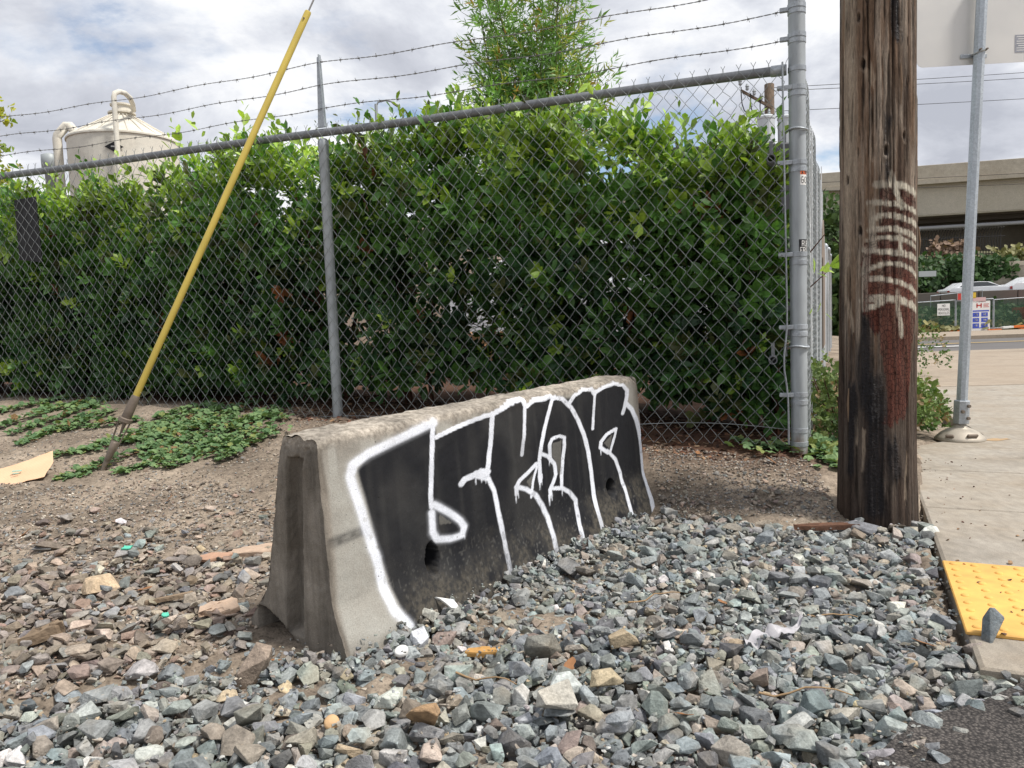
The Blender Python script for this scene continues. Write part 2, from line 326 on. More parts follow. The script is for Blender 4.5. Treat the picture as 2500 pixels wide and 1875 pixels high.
POLE_STRIPES = [(0.0165,[(-2.0579,1.3701),(-1.5305,1.3643),(-1.1935,1.3552),(-0.7941,1.331)]),(0.0127,[(-2.2504,1.3022),(-1.7325,1.2917),(-1.2977,1.2807),(-0.6974,1.257)]),(0.0134,[(-2.172,1.229),(-1.8862,1.25),(-1.4396,1.2375),(-0.6895,1.2067)]),(0.0134,[(-2.2304,1.1924),(-1.7309,1.1958),(-1.2942,1.1802),(-0.6803,1.1499)]),(0.0108,[(-2.2699,1.1522),(-1.8083,1.1591),(-1.2931,1.1472),(-0.6744,1.1151)]),(0.0127,[(-2.31,1.1086),(-1.8075,1.103),(-1.2913,1.0942),(-0.6666,1.0707)]),(0.0127,[(-2.3925,1.1159),(-1.7294,1.0992),(-1.2911,1.0897),(-0.7214,1.0703)]),(0.0115,[(-2.4351,1.0181),(-2.1517,1.0404),(-1.768,1.057),(-1.2897,1.0459),(-0.6542,1.0038)]),(0.0127,[(-2.3303,0.9979),(-1.767,0.9918),(-1.2871,0.9719),(-0.6388,0.927)]),(0.0175,[(-2.4139,0.9126),(-1.9206,0.9199),(-1.4308,0.9095),(-0.6253,0.866)]),(0.0143,[(-2.3717,0.8771),(-2.1121,0.8851),(-1.8435,0.9055)]),(0.0143,[(-1.6472,1.408),(-1.5724,1.3553),(-1.4642,1.3179),(-1.3568,1.2745)]),(0.0095,[(-1.3916,1.1692),(-1.3897,1.1007)]),(0.0108,[(-1.4989,0.9444),(-1.4661,0.8719),(-1.3907,0.8083),(-1.3798,0.7638)]),(0.0191,[(-2.1916,1.2886),(-2.1525,1.2131),(-2.1135,1.125)]),(0.0191,[(-2.2698,1.1174),(-2.3509,0.9727),(-2.3508,0.8898)])]
POLE_RED = [[(-1.9253,1.3526),(-0.7543,1.3284),(-0.6644,1.0586),(-2.3925,1.066),(-2.3101,1.1653),(-1.8476,1.2217)],[(-2.3101,1.1306),(-0.7286,1.1241),(-0.623,0.8563),(-1.0374,0.7171),(-1.0942,0.4861),(-1.32,0.4175),(-1.8761,0.4008),(-1.7993,0.5169),(-1.9566,0.6839),(-1.9575,0.7731),(-2.3508,0.8578)]]
POLE_TAR = [[0.016,[(-1.7765,1.6261),(-1.8138,1.5535),(-1.7938,1.4922),(-1.7537,1.3998)]],[0.02,[(-1.5048,2.0678),(-1.4811,1.9786),(-1.458,1.9249)]],[0.03,[(-2.2692,0.8254),(-2.3508,0.7229),(-2.3508,0.6196),(-2.2685,0.5161),(-2.1094,0.4261)]],[0.045,[(-2.1494,0.5813),(-2.0708,0.491),(-2.031,0.3615),(-2.069,0.2306),(-2.0678,0.0602)]],[0.03,[(-2.6707,0.5525),(-2.6216,0.3881),(-2.7269,0.2196)]],[0.04,[(-1.593,0.3291),(-1.5473,0.1987)]]]
POLE_PALE = [[0.009,[(-2.5727,0.435),(-2.5495,0.3694),(-2.5975,0.3156)]],[0.006,[(-2.3508,0.385),(-2.3719,0.2268)]],[0.018,[(-2.7606,2.0498),(-2.7913,1.8045),(-2.8535,1.5566)]],[0.02,[(-2.8245,1.4925),(-2.8586,1.2387),(-2.8931,1.0724)]],[0.014,[(-3.0366,1.1417),(-3.0017,0.9457),(-2.6688,0.7749)]],[0.02,[(-2.2713,1.8261),(-2.1937,1.7931),(-2.1553,1.7616)]],[0.01,[(-2.1541,1.517),(-2.1538,1.4677)]],[0.01,[(-1.2074,0.2734),(-1.2566,0.0974)]]]
POLE_KNOTS = [(-2.9202,1.4032),(-2.4781,1.1933),(-2.5411,2.032),(-1.2815,1.5512),(-1.7939,1.4983),(-2.4125,1.8497)]
VINES = [[(-1.43,4.617),(-1.496,4.321),(-1.573,4.087)],[(-1.543,4.52),(-1.693,4.178),(-1.838,4.012)],[(-1.651,4.429),(-1.859,4.16),(-2.087,3.961)],[(-1.872,4.525),(-2.154,4.234),(-2.362,3.909)],[(-1.935,4.81),(-2.351,4.45),(-2.647,4.341)],[(-1.571,4.924),(-2.114,4.542),(-2.467,4.496)],[(-1.76,5.327),(-2.063,5.009),(-2.335,4.815)],[(-2.153,5.842),(-2.337,5.701),(-2.527,5.6)],[(-2.755,5.253),(-2.813,5.077),(-2.997,4.597)],[(-2.958,5.475),(-2.978,5.304),(-3.19,4.842)],[(-3.088,5.548),(-3.24,5.247),(-3.43,4.961)],[(-3.271,5.798),(-3.434,5.571),(-3.684,5.342)],[(-3.559,6.16),(-3.743,6.086),(-3.92,6.029)],[(-1.782,5.129),(-1.963,4.884),(-2.366,4.673)],[(-1.588,4.816),(-1.767,4.622),(-2.124,4.359)],[(-1.492,4.663),(-1.745,4.315),(-2.071,4.245)],[(-2.42,4.998),(-2.592,4.929),(-2.681,4.792)],[(-2.93,5.736),(-3.357,6.306),(-3.54,6.627)],[(-2.943,5.622),(-3.081,5.452),(-3.356,5.349)],[(-1.775,4.924),(-2.078,4.679),(-2.408,4.564)],[(-1.656,5.066),(-1.517,4.913),(-1.429,4.783)],[(-2.792,5.037),(-2.836,4.82),(-2.963,4.7)],[(-1.577,5.01),(-1.659,4.759),(-1.825,4.406)],[(-2.037,5.305),(-2.186,5.186),(-2.291,4.941)]]
BALLAST = [(-1.508,1.858),(-1.308,1.863),(-1.102,1.959),(-0.978,2.043),(-0.833,2.139),(-0.625,1.988),(-0.454,2.062),(-0.355,2.433),(0.055,2.86),(0.371,3.155),(0.652,3.367),(0.921,3.415),(1.117,3.235),(1.368,3.207),(1.523,3.167),(1.776,3.279),(1.447,2.576),(1.266,2.143),(1.214,2.008),(1.201,1.89),(1.265,1.817),(1.145,1.642),(1.006,1.592),(0.911,1.575),(0.804,1.429),(0.666,1.177),(-0.061,1.195),(-1.043,1.25)]
MIXED = [(-3.209,4.095),(-2.628,3.88),(-2.061,3.796),(-1.652,3.796),(-1.084,3.461),(-0.758,2.313),(-0.761,2.066),(-0.955,1.993),(-1.267,1.801),(-1.478,1.818)]
# ---------------------------------------------------------------- materials
def make_dirt():
    m = Mat('dirt', .95, 0, .2); v = m.coord('World')
    a = m.noise(2.2, 6, .6, v); b = m.noise(38, 6, .65, v); c = m.noise(170, 3, .6, v)
    base = m.ramp(a, [(.32, (.138, .111, .086)), (.5, (.236, .192, .149)), (.68, (.37, .305, .238))])
    f = m.ramp(b, [(.3, .55), (.55, 1.), (.75, 1.3)])
    g = m.ramp(m.voro(95, v), [(.1, .72), (.5, 1.15)])
    col = m.mix(1., m.mix(1., base, f, 'MULTIPLY'), g, 'MULTIPLY')
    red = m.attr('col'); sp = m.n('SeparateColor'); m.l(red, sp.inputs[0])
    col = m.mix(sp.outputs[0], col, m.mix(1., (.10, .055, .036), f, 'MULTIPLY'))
    m.color(col); h = m.mix(.45, b, c); m.bump(h, .8, .012); return m.m
M_DIRT = make_dirt()
def make_concrete(name, c, var=.22, stain=(.30, .25, .19), scale=1.):
    m = Mat(name, .88, 0, .3); v = m.coord('World'); a = m.noise(2.6 * scale, 7, .62, v); b = m.noise(55 * scale, 4, .6, v); d = m.noise(260 * scale, 2, .5, v)
    s = m.noise(30 * scale, 6, .65, m.coord('World', (1, .45, 1)))
    col = m.mix(m.ramp(a, [(.40, 0.), (.70, .8)]), c, stain)
    blot = m.ramp(m.noise(1.1 * scale, 8, .7, v, .5), [(.50, 1.), (.64, .80)]); col = m.mix(1., col, blot, 'MULTIPLY')
    col = m.mix(1., col, m.ramp(s, [(.3, 1 - var), (.7, 1 + var * .6)]), 'MULTIPLY')
    col = m.mix(1., col, m.ramp(d, [(.3, .82), (.7, 1.15)]), 'MULTIPLY')
    m.color(col); m.bump(m.mix(.5, b, d), .35, .003); return m.m
M_WALK = make_concrete('pavement_concrete', (.37, .335, .285))
M_APRON = make_concrete('apron_concrete', (.36, .30, .235), .12, (.30, .24, .18), .6)
def make_asphalt():
    m = Mat('asphalt', .9, 0, .35); v = m.coord('World'); a = m.voro(150, v); b = m.noise(4, 5, .6, v); c = m.noise(300, 2, .5, v)
    col = m.mix(1., m.ramp(a, [(.05, (.17, .15, .135)), (.35, (.085, .076, .07)), (.7, (.03, .027, .026))]), m.ramp(b, [(.35, .75), (.7, 1.35)]), 'MULTIPLY')
    m.color(col); m.bump(m.mix(.6, a, c), 1., .006); return m.m
M_ASPH = make_asphalt()
M_ROAD = speck('road_asphalt', (.125, .118, .115), .2, 6, .9)
M_YLINE = speck('yellow_road_paint', (.55, .36, .08), .2, 8, .8); M_WLINE = speck('white_road_paint', (.72, .72, .70), .15, 8, .8)
M_KERB = make_concrete('kerb_concrete', (.35, .31, .26))

# ---------------------------------------------------------------- ground
FC = np.array([1.47, 3.93]); FD = np.array([-.9424, .3345]); FN = np.array([.3345, .9424])     # fence corner, run, and its far side
SD = np.array([.3926, .9197])                                                                  # side fence run
def fence_pt(t, off, z): q = FC + FD * t + FN * off; return np.array([q[0], q[1], z])
BED = [(1.80, 3.36), (2.567, 4.83), (3.15, 5.16), (3.62, 6.6), (4.4, 8.6), (5.7, 12.2), (5.3, 12.4), (1.47, 3.93)]
def axis_pts(lo, a, b, hi, step, g=1.22):
    mid = list(np.arange(a, b, step)); L = []; x = a; s = step
    while x > lo: s *= g; x -= s; L.append(max(x, lo))
    Rr = []; x = mid[-1]; s = step
    while x < hi: s *= g; x += s; Rr.append(min(x, hi))
    return np.array(L[::-1] + mid + Rr)
BALLAST = BALLAST[:5] + [(-.74, 2.07), (-.60, 2.12), (-.45, 2.5), (-.05, 2.93), (.27, 3.23), (.58, 3.45)] + BALLAST[11:]
def bed_drop(X, Y):
    d, _ = seg_dist(X, Y, BALLAST + BALLAST[:1]); return .042 * np.where(in_poly(X, Y, BALLAST), sstep(0, .16, d), 0)
def build_ground():
    xs = axis_pts(-700, -3.6, 2.1, 700, .026); ys = axis_pts(-60, 1.15, 6.2, 900, .026)
    X, Y = np.meshgrid(xs, ys, indexing='ij'); Z = ground_z(X, Y)
    near = sstep(9, 5, Y) * sstep(7, 4, np.abs(X))
    n = fbm(X * 2.6, Y * 2.6, 0, 3, 4) * .03 + fbm(X * 11, Y * 11, 0, 9, 3) * .011 + fbm(X * 38, Y * 38, 0, 5, 2) * .005
    Z = Z + n * near
    nb = (X > -2.2) & (X < 2.2) & (Y > 1.0) & (Y < 3.7); Z[nb] -= bed_drop(X[nb], Y[nb])
    paved = (side_of_edge(X, Y) > -.02) & ~in_poly(X, Y, BED) & (Y < 41)
    Z = np.where(paved, np.minimum(Z, -.09 - .42 * sstep(16, 42, Y)), Z)
    asp = in_poly(X, Y, ASPH_POLY); Z = np.where(asp, np.minimum(Z, -.045), Z)
    t = (X - FC[0]) * FD[0] + (Y - FC[1]) * FD[1]; off = (X - FC[0]) * FN[0] + (Y - FC[1]) * FN[1]
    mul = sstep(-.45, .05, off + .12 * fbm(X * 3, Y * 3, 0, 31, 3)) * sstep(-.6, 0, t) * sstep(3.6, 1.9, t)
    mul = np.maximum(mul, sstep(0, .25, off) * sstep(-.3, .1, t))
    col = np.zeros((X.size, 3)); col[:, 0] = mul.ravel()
    V = np.stack([X.ravel(), Y.ravel(), Z.ravel()], 1)
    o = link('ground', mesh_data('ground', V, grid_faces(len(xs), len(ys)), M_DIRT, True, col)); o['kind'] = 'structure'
ASPH_POLY = [(1.20, 1.76), (1.02, 1.66), (.84, 1.60), (.68, 1.45), (.60, 1.2), (2.2, .6), (4, 1.6), (2.6, 2.3), (1.75, 1.72)]
build_ground()

def sheet(name, poly, z, mat, thick=.12, parent=None):
    z = [z] * len(poly) if not hasattr(z, '__len__') else z; n = len(poly)
    V = [(p[0], p[1], q) for p, q in zip(poly, z)] + [(p[0], p[1], q - thick) for p, q in zip(poly, z)]
    F = [tuple(range(n)), tuple(range(2 * n - 1, n - 1, -1))] + [(i, i + n, (i + 1) % n + n, (i + 1) % n) for i in range(n)]
    o = place(name, V, F, mat, parent, loc=None if parent is None else None)
    if parent is None: o['kind'] = 'structure'
    return o
ED = EDGE_D / np.linalg.norm(EDGE_D); EN = np.array([ED[1], -ED[0]])
def ep(t, w): q = EDGE_P + ED * t + EN * w; return (float(q[0]), float(q[1]))
# pavement of separate slabs; the slab edges stand a few mm apart as open joints
walk = bpy.data.objects.new('pavement', None); COL.objects.link(walk); walk['kind'] = 'structure'; walk.location = (*EDGE_P, 0)
g = .007
TJ = [-1.62, -.78, .06, .95, 1.76]
def slab(poly, mat=M_WALK, z=0.):
    # slightly bevelled slab: a top inset of 6 mm
    P = np.array(poly, float); c = P.mean(0); Q = c + (P - c) * (1 - .012 / np.linalg.norm(P - c, axis=1))[:, None]; n = len(P)
    V = [(*p, z) for p in Q] + [(*p, z - .006) for p in P] + [(*p, z - .12) for p in P]
    F = [tuple(range(n))] + [(i + n * k, i + n * (k + 1), (i + 1) % n + n * (k + 1), (i + 1) % n + n * k) for k in (0, 1) for i in range(n)]
    return place('slab', V, F, mat, walk)
PL = (.60, .0)                                     # plate is let into the second slab row
for i in range(len(TJ) - 1):
    for w0, w1 in ((0, 1.5), (1.5, 3.0)):
        a, b = TJ[i] + g, TJ[i + 1] - g
        if i == 0: a = -1.62
        slab([ep(a, w0 + (g if w0 else 0)), ep(a, w1 - g), ep(b, w1 - g), ep(b, w0 + (g if w0 else 0))])
slab([(2.58, 4.855), (4.0, 4.21), (5.9, 8.4), (4.46, 8.5), (3.66, 6.6), (3.19, 5.18)], M_WALK)
o = sheet('driveway_apron', [(4.42, 8.53), (5.95, 8.43), (4.05, 4.2), (14, 3), (22, 15.0), (6.8, 15.6), (5.75, 12.2)], [.0] * 7, M_APRON)
zf = lambda y: float(-.42 * sstep(16, 42, y))
sheet('road', [(-8, 15.2), (60, 14.0), (60, 21.5), (-8, 22.5)], [zf(15.2) - .012, zf(14) - .012, zf(21.5), zf(22.5)], M_ROAD, .1)
sheet('far_pavement', [(-8, 22.6), (60, 21.6), (60, 41), (-8, 41)], [zf(22.6) + .1, zf(21.6) + .1, zf(41) + .02, zf(41) + .02], M_APRON, .3)
def strip_line(name, a, b, w, z, mat):
    a = np.array(a); b = np.array(b); d = (b - a) / np.linalg.norm(b - a); nrm = np.array([-d[1], d[0]]) * w / 2
    return sheet(name, [tuple(a - nrm), tuple(b - nrm), tuple(b + nrm), tuple(a + nrm)], z, mat, .002)
strip_line('road_centre_line', (2, 19.3), (40, 18.6), .14, zf(19) + .0, M_YLINE)
strip_line('road_edge_line', (11.6, 16.2), (20, 15.9), .18, zf(16) + .0, M_WLINE)
strip_line('road_edge_line', (8.5, 17.6), (10.4, 17.5), .25, zf(17.6) + .0, M_WLINE)
sheet('asphalt', ASPH_POLY, -.012, M_ASPH, .05)

# yellow tactile plate with truncated domes
M_YEL = speck('yellow_polymer', (.69, .395, .105), .26, 16, .7, 0, .2, .001)
def tactile():
    A = np.array([1.448, 2.574]); d = np.array([-.264, -.585]); d /= np.linalg.norm(d); r = np.array([-d[1], d[0]])
    c = A + d * .32 + r * .46
    t = thing('tactile_plate', (c[0], c[1], .0), 'yellow tactile warning plate with raised round domes on the pavement', 'tactile plate')
    axs = np.array([[r[0], r[1], 0], [-d[0], -d[1], 0], [0, 0, 1.]])
    MB().box((c[0], c[1], .005), (.92, .64, .012), axs, .003).build('plate', M_YEL, t)
    prof = [(.0125, 0), (.0115, .0022), (.0085, .0048), (.004, .0056)]
    me = None
    for i in range(15):
        for j in range(10):
            q = A + d * (.035 + j * .0632) + r * (.03 + i * .061)
            if me is None:
                b = MB().lathe((0, 0, 0), prof, 14); me = mesh_data('dome', np.concatenate(b.V), b.F, M_YEL, False)
            link('dome', me, t, (q[0] - c[0], q[1] - c[1], .0105))
tactile()
# ---------------------------------------------------------------- concrete barrier
BB = np.array([-.617, 2.071, -.069]); Ba = np.array([.57, .821, .01]); Bn = np.array([.819, -.568, -.082]); Bu = np.array([.062, -.055, .997])
BL, BWT, BWB, BW0, BH, BHB = 1.931, .0684, .1303, .2273, .663, .2137
def make_barrier_mat():
    m = Mat('cast_concrete', .9, 0, .3); v = m.coord('World')
    p = m.n('SeparateColor'); m.l(m.attr('paint'), p.inputs[0]); z = m.n('SeparateColor'); m.l(m.attr('zone'), z.inputs[0])
    a = m.noise(7, 7, .65, v); b = m.noise(60, 5, .6, v); c = m.noise(300, 2, .5, v)
    st = m.noise(26, 5, .6, m.coord('World', (1, 1, .12)))
    face = m.mix(m.ramp(a, [(.4, 0.), (.75, .7)]), (.36, .35, .315), (.26, .235, .20))
    brown = m.mix(m.ramp(a, [(.35, 0.), (.7, 1.)]), (.15, .13, .106), (.25, .222, .188))
    brown = m.mix(1., brown, m.ramp(st, [(.3, .55), (.7, 1.3)]), 'MULTIPLY')
    topc = m.mix(m.ramp(b, [(.35, 0.), (.65, 1.)]), (.20, .175, .145), (.43, .385, .325))
    topc = m.mix(1., topc, m.ramp(m.noise(9, 5, .6, v), [(.35, .62), (.65, 1.2)]), 'MULTIPLY')
    col = m.mix(z.outputs[0], face, brown); col = m.mix(z.outputs[1], col, topc)
    blk = m.mix(m.ramp(a, [(.45, 0.), (.8, .5)]), (.007, .0075, .010), (.017, .0165, .018))
    col = m.mix(p.outputs[1], col, blk)
    col = m.mix(p.outputs[2], col, m.mix(m.ramp(b, [(.4, 0.), (.6, 1.)]), (.035, .033, .03), (.10, .088, .068)))
    wgrain = m.math('MULTIPLY', p.outputs[0], m.ramp(c, [(.2, .93), (.6, 1.)]))
    col = m.mix(wgrain, col, (.80, .83, .90))
    pit = m.ramp(m.voro(34, v), [(.05, .25), (.085, 1.)]); pm = m.ramp(m.noise(5, 3, .5, v), [(.45, 0.), (.55, 1.)])
    col = m.mix(pm, col, m.mix(1., col, pit, 'MULTIPLY'))
    m.color(m.mix(1., col, m.ramp(c, [(.25, .8), (.75, 1.18)]), 'MULTIPLY'))
    m.rough(m.mix(p.outputs[1], .9, .72))
    m.bump(m.mix(.5, m.mix(.5, b, c), pit), .6, .005); return m.m
def build_barrier():
    # profile from the front foot, over the top, to the back foot
    def half(h): return np.where(h > BHB, BWB + (BWT - BWB) * (h - BHB) / (BH - BHB), BW0 + (BWB - BW0) * np.clip(h / BHB, 0, 1))
    hs = np.concatenate([np.linspace(-.06, BHB - .03, 45), np.linspace(BHB - .03, BHB + .03, 14)[1:-1], np.linspace(BHB + .03, BH - .022, 112)])
    def sm_half(h):      # blend the knee
        return (half(h - .018) + 2 * half(h) + half(h + .018)) / 4
    fr = np.stack([sm_half(hs), hs], 1)
    wt = sm_half(np.array([BH - .022]))[0]; ang = np.linspace(0, math.pi / 2, 6)[1:]
    rnd = np.stack([wt - .026 + .026 * np.cos(ang), BH - .022 + .022 * np.sin(ang)], 1)
    top = np.stack([np.linspace(wt - .026, -wt + .026, 26)[1:-1], np.full(24, BH)], 1)
    bk = np.concatenate([rnd[::-1], fr[::-1][::4]]) * np.array([-1, 1])
    prof = np.concatenate([fr, rnd, top, bk]); nf = len(fr); npf = len(prof)
    ss = np.concatenate([np.linspace(0, .05, 12), np.linspace(.05, BL - .04, 450)[1:-1], np.linspace(BL - .04, BL, 8)])
    S, I = np.meshgrid(ss, np.arange(npf), indexing='ij'); W = prof[I, 0]; Hh = prof[I, 1]; flare = lambda w_, h_: w_ * np.where(w_ < 0, 1 + .26 * np.clip(1 - h_ / BHB, 0, 1.2), 1.); W = flare(W, Hh); ns = len(ss)
    front = I < nf + 2
    # paint layers
    s_, h_ = S[:, :nf + 5], Hh[:, :nf + 5]
    wob = fbm(s_ * 30, h_ * 30, 0, 4, 3) * .003
    white = np.zeros(s_.shape)
    for ws, wh, soft, fe, pts in STROKES:
        ws *= .82; wh *= .82
        d, frc = seg_dist(s_ + wob, h_, pts, ws, wh)
        k = 1 - sstep(1 - soft, 1 + soft * 1.1, d); op = 1 + (fe - 1) * sstep(.35, 1., frc)
        if fe < .95:
            gr = vnoise(s_ * 420, h_ * 420, 0, 8) * .5 + .5; op = np.clip(op * 1.15 - (1 - op) * gr * 1.1, 0, 1)
        if soft > .3: k = np.maximum(k, .16 * (1 - sstep(1, 2.1, d)))
        white = np.maximum(white, k * op * (.86 + .14 * vnoise(s_ * 18, h_ * 18, 0, 51)))
    thin = np.clip(.5 + .5 * fbm(s_ * 3.2, h_ * 3.2, 0, 52, 4), 0, 1); strk = np.clip(vnoise(s_ * 45, h_ * 2.5, 0, 54), 0, 1); spk = sstep(.55, .7, vnoise(s_ * 130, h_ * 130, 0, 56))
    fd, _ = seg_dist(s_, h_, FILL + FILL[:1]); ins = in_poly(s_, h_, FILL); sd = np.where(ins, -fd, fd)
    black = (1 - sstep(-.006, .012, sd)) * (1 - .035 * strk - .06 * sstep(.5, .75, thin) - .30 * spk * sstep(.35, .0, h_))
    low = sstep(.24, .08, h_ + fbm(s_ * 5, h_ * 8, 0, 2, 4) * .09)
    grime = low * black * sstep(-.25, .15, fbm(s_ * 12, h_ * 12, 0, 77, 4)) * .85
    for gpoly in GRAY_IN:
        gm = in_poly(s_, h_, gpoly); black = np.where(gm, black * .72, black)
    d, frc = seg_dist(s_, h_ + wob, SMEAR[0], 1.35, 1.); sm = (1 - sstep(.006, .022, d)) * (.75 + .25 * vnoise(s_ * 60, h_ * 200, 0, 3))
    black = np.maximum(black, sm * .75)
    # overspray shadow at the top of the first two letters
    chip = sstep(.52, .62, vnoise(s_ * 55, h_ * 55, 0, 21)) * sstep(.1, .4, vnoise(s_ * 4, h_ * 4, 0, 22)); white *= 1 - chip * .35
    sc = sstep(.80, .86, vnoise(s_ * 14 + h_ * 4, h_ * 150 - s_ * 60, 0, 41)) * .0
    pre = np.zeros((ns, npf, 3)); pre[:, :nf + 5, 0] = white; pre[:, :nf + 5, 1] = black; pre[:, :nf + 5, 2] = np.clip(grime, 0, 1)
    ledge = sstep(.055, .0, S); stain = fbm(S * 6, Hh * 6, 0, 14, 4)
    zone = np.zeros((ns, npf, 3)); edge = np.where(front, sstep(.034, .012, S - .014 * stain) , 1.)
    zone[..., 0] = np.maximum(edge, np.where(front, sstep(.13, .04, Hh + .05 * stain) * .8, 0)); zone[..., 0] = np.maximum(zone[..., 0], np.where(front, sstep(1.86, 1.93, S), 0))
    topm = np.where((I >= nf) & (I < npf - len(fr[::4]) - 2), 1., sstep(BH - .05, BH - .012, Hh + .02 * stain))
    drip = np.where(front, sstep(.1, .6, vnoise(S * 40, 0, 0, 6)) * sstep(BH - .16, BH - .02, Hh) * .6, 0)
    zone[..., 0] = np.maximum(zone[..., 0], drip * (1 - pre[..., 1])); zone[..., 1] = topm
    # relief: rough top, worn near end, two lifting pockets
    D = fbm(S * 30, Hh * 30, W * 30, 61, 3) * .0016
    dW = np.zeros_like(S); dH = np.where(topm > .5, fbm(S * 24, W * 24, 0, 63, 4) * .006, 0); dS = np.zeros_like(S)
    wear = sstep(.06, 0., S) * sstep(BH - .09, BH, Hh); dH -= wear * (.007 + .005 * vnoise(W * 60, S * 60, 0, 65)); dS += wear * .006
    wear2 = sstep(BL - .07, BL, S) * sstep(BH - .07, BH, Hh); dH -= wear2 * .02
    dS += sstep(.02, 0, S) * np.abs(fbm(Hh * 25, W * 25, 0, 67, 3)) * .005
    for (hs0, hh0), (a_, b_) in zip(HOLES, ((HOLE_SIZE[0] / 2, HOLE_SIZE[1] / 2), (HOLE_SIZE[2] / 2, HOLE_SIZE[3] / 2))):
        e = np.hypot((S - hs0) / (a_ * .8), (Hh - hh0) / b_) + .06 * vnoise(S * 90, Hh * 90, 0, 5)
        dW = np.where(front, np.minimum(dW, -.09 * (1 - sstep(.78, 1.0, e))), dW)
        pre[..., 1] = np.where(front & (e < .98), 1., pre[..., 1]); pre[..., 0] = np.where(front & (e < .98), 0, pre[..., 0])
    n2 = np.where(W >= 0, 1., -1.)
    P = BB + (S + dS)[..., None] * Ba + (W + dW + n2 * D)[..., None] * Bn + (Hh + dH)[..., None] * Bu
    V1 = P.reshape(-1, 3); F1 = grid_faces(ns, npf)
    # end faces
    def end(s0, sign):
        hh = np.concatenate([np.linspace(-.06, BH - .022, 150), BH - .022 + .022 * np.sin(np.linspace(0, math.pi / 2, 6)[1:])])
        wv = np.linspace(-1, 1, 91)
        hw = np.where(hh <= BH - .022, sm_half(hh), wt - .026 + .026 * np.sqrt(np.clip(1 - ((hh - BH + .022) / .022) ** 2, 0, 1)))
        Hg, Ug = np.meshgrid(hh, wv, indexing='ij'); Wg = flare(Ug * hw[:, None], Hg); hw2 = np.abs(flare(np.sign(Ug) * hw[:, None], Hg))
        wob2 = .004 * vnoise(Hg * 25, Wg * 25, 0, 71)
        slot = sstep(.034, .030, np.abs(Wg + .016) + .5 * wob2) * sstep(.605, .598, Hg + wob2) * sstep(.10, .108, Hg)
        notch = sstep(.135, .122, np.abs(Wg + .045) + wob2) * sstep(.02, .0, Hg - .125 + .55 * np.clip(Wg + .13, 0, 1) + wob2)
        rim0 = np.abs(np.abs(Wg) - hw2)
        dep = np.maximum(slot * .038, notch * .22) + np.abs(fbm(Hg * 30, Wg * 30, 0, 73, 3)) * .004
        wear = sstep(BH - .09, BH, Hg); dz = -wear * (.007 + .005 * vnoise(Wg * 60, 0 * Hg, 0, 65)); dep = dep + wear * .006 + wear * .010 * np.abs(vnoise(Wg * 90, Hg * 90, 0, 66)) * sstep(0, .01, rim0)
        rim = np.minimum(np.abs(np.abs(Wg) - hw2), 1)
        dep = dep + sstep(.014, 0, rim) * np.abs(fbm(Hg * 25, Wg * 25, 0, 67, 3)) * .005
        Pg = BB + (s0 + sign * dep)[..., None] * Ba + Wg[..., None] * Bn + (Hg + dz)[..., None] * Bu
        z = np.zeros((*Hg.shape, 3)); z[..., 0] = 1; z[..., 1] = sstep(BH - .045, BH - .01, Hg) * .8
        f = grid_faces(len(hh), 91)
        return Pg.reshape(-1, 3), f, z.reshape(-1, 3)
    Va, Fa, za = end(0, 1); Vb, Fb, zb = end(BL, -1)
    V = np.concatenate([V1, Va, Vb]); F = np.concatenate([F1, Fa + len(V1), Fb + len(V1) + len(Va)])
    pa = np.concatenate([pre.reshape(-1, 3), np.zeros((len(Va) + len(Vb), 3))]); zo = np.concatenate([zone.reshape(-1, 3), za, zb])
    o = place('concrete_barrier', V, F, make_barrier_mat(), None, BB, attrs={'paint': pa, 'zone': zo}, smooth=True)
    tag(o, 'weathered concrete road barrier sprayed with black and white graffiti, half sunk in ballast', 'barrier')
build_barrier()

# ---------------------------------------------------------------- utility pole
PC = np.array([1.545, 3.245]); PR = .150
def make_pole_mat():
    m = Mat('weathered_timber', .85, 0, .22); v = m.coord('World', (1, 1, .09)); w = m.coord('World')
    g = m.noise(85, 8, .72, v, .4); f = m.noise(210, 5, .7, m.coord('World', (1, 1, .22)), .3)
    c = m.n('SeparateColor'); m.l(m.attr('mask'), c.inputs[0])
    col = m.mix(1., m.attr('col'), m.ramp(g, [(.30, .28), (.46, .9), (.56, 1.1), (.74, 1.5)]), 'MULTIPLY')
    col = m.mix(1., col, m.ramp(f, [(.3, .7), (.7, 1.25)]), 'MULTIPLY')
    crk = m.ramp(m.voro(64, m.coord('World', (1, 1, .75)), 'DISTANCE_TO_EDGE'), [(.02, .3), (.10, 1.)])
    col = m.mix(c.outputs[1], col, m.mix(1., col, crk, 'MULTIPLY'))
    m.color(col); m.rough(m.mix(c.outputs[0], .88, .5))
    blob = m.noise(90, 4, .6, w)
    m.bump(m.mix(c.outputs[0], m.mix(.5, g, f), blob), .9, .012); return m.m
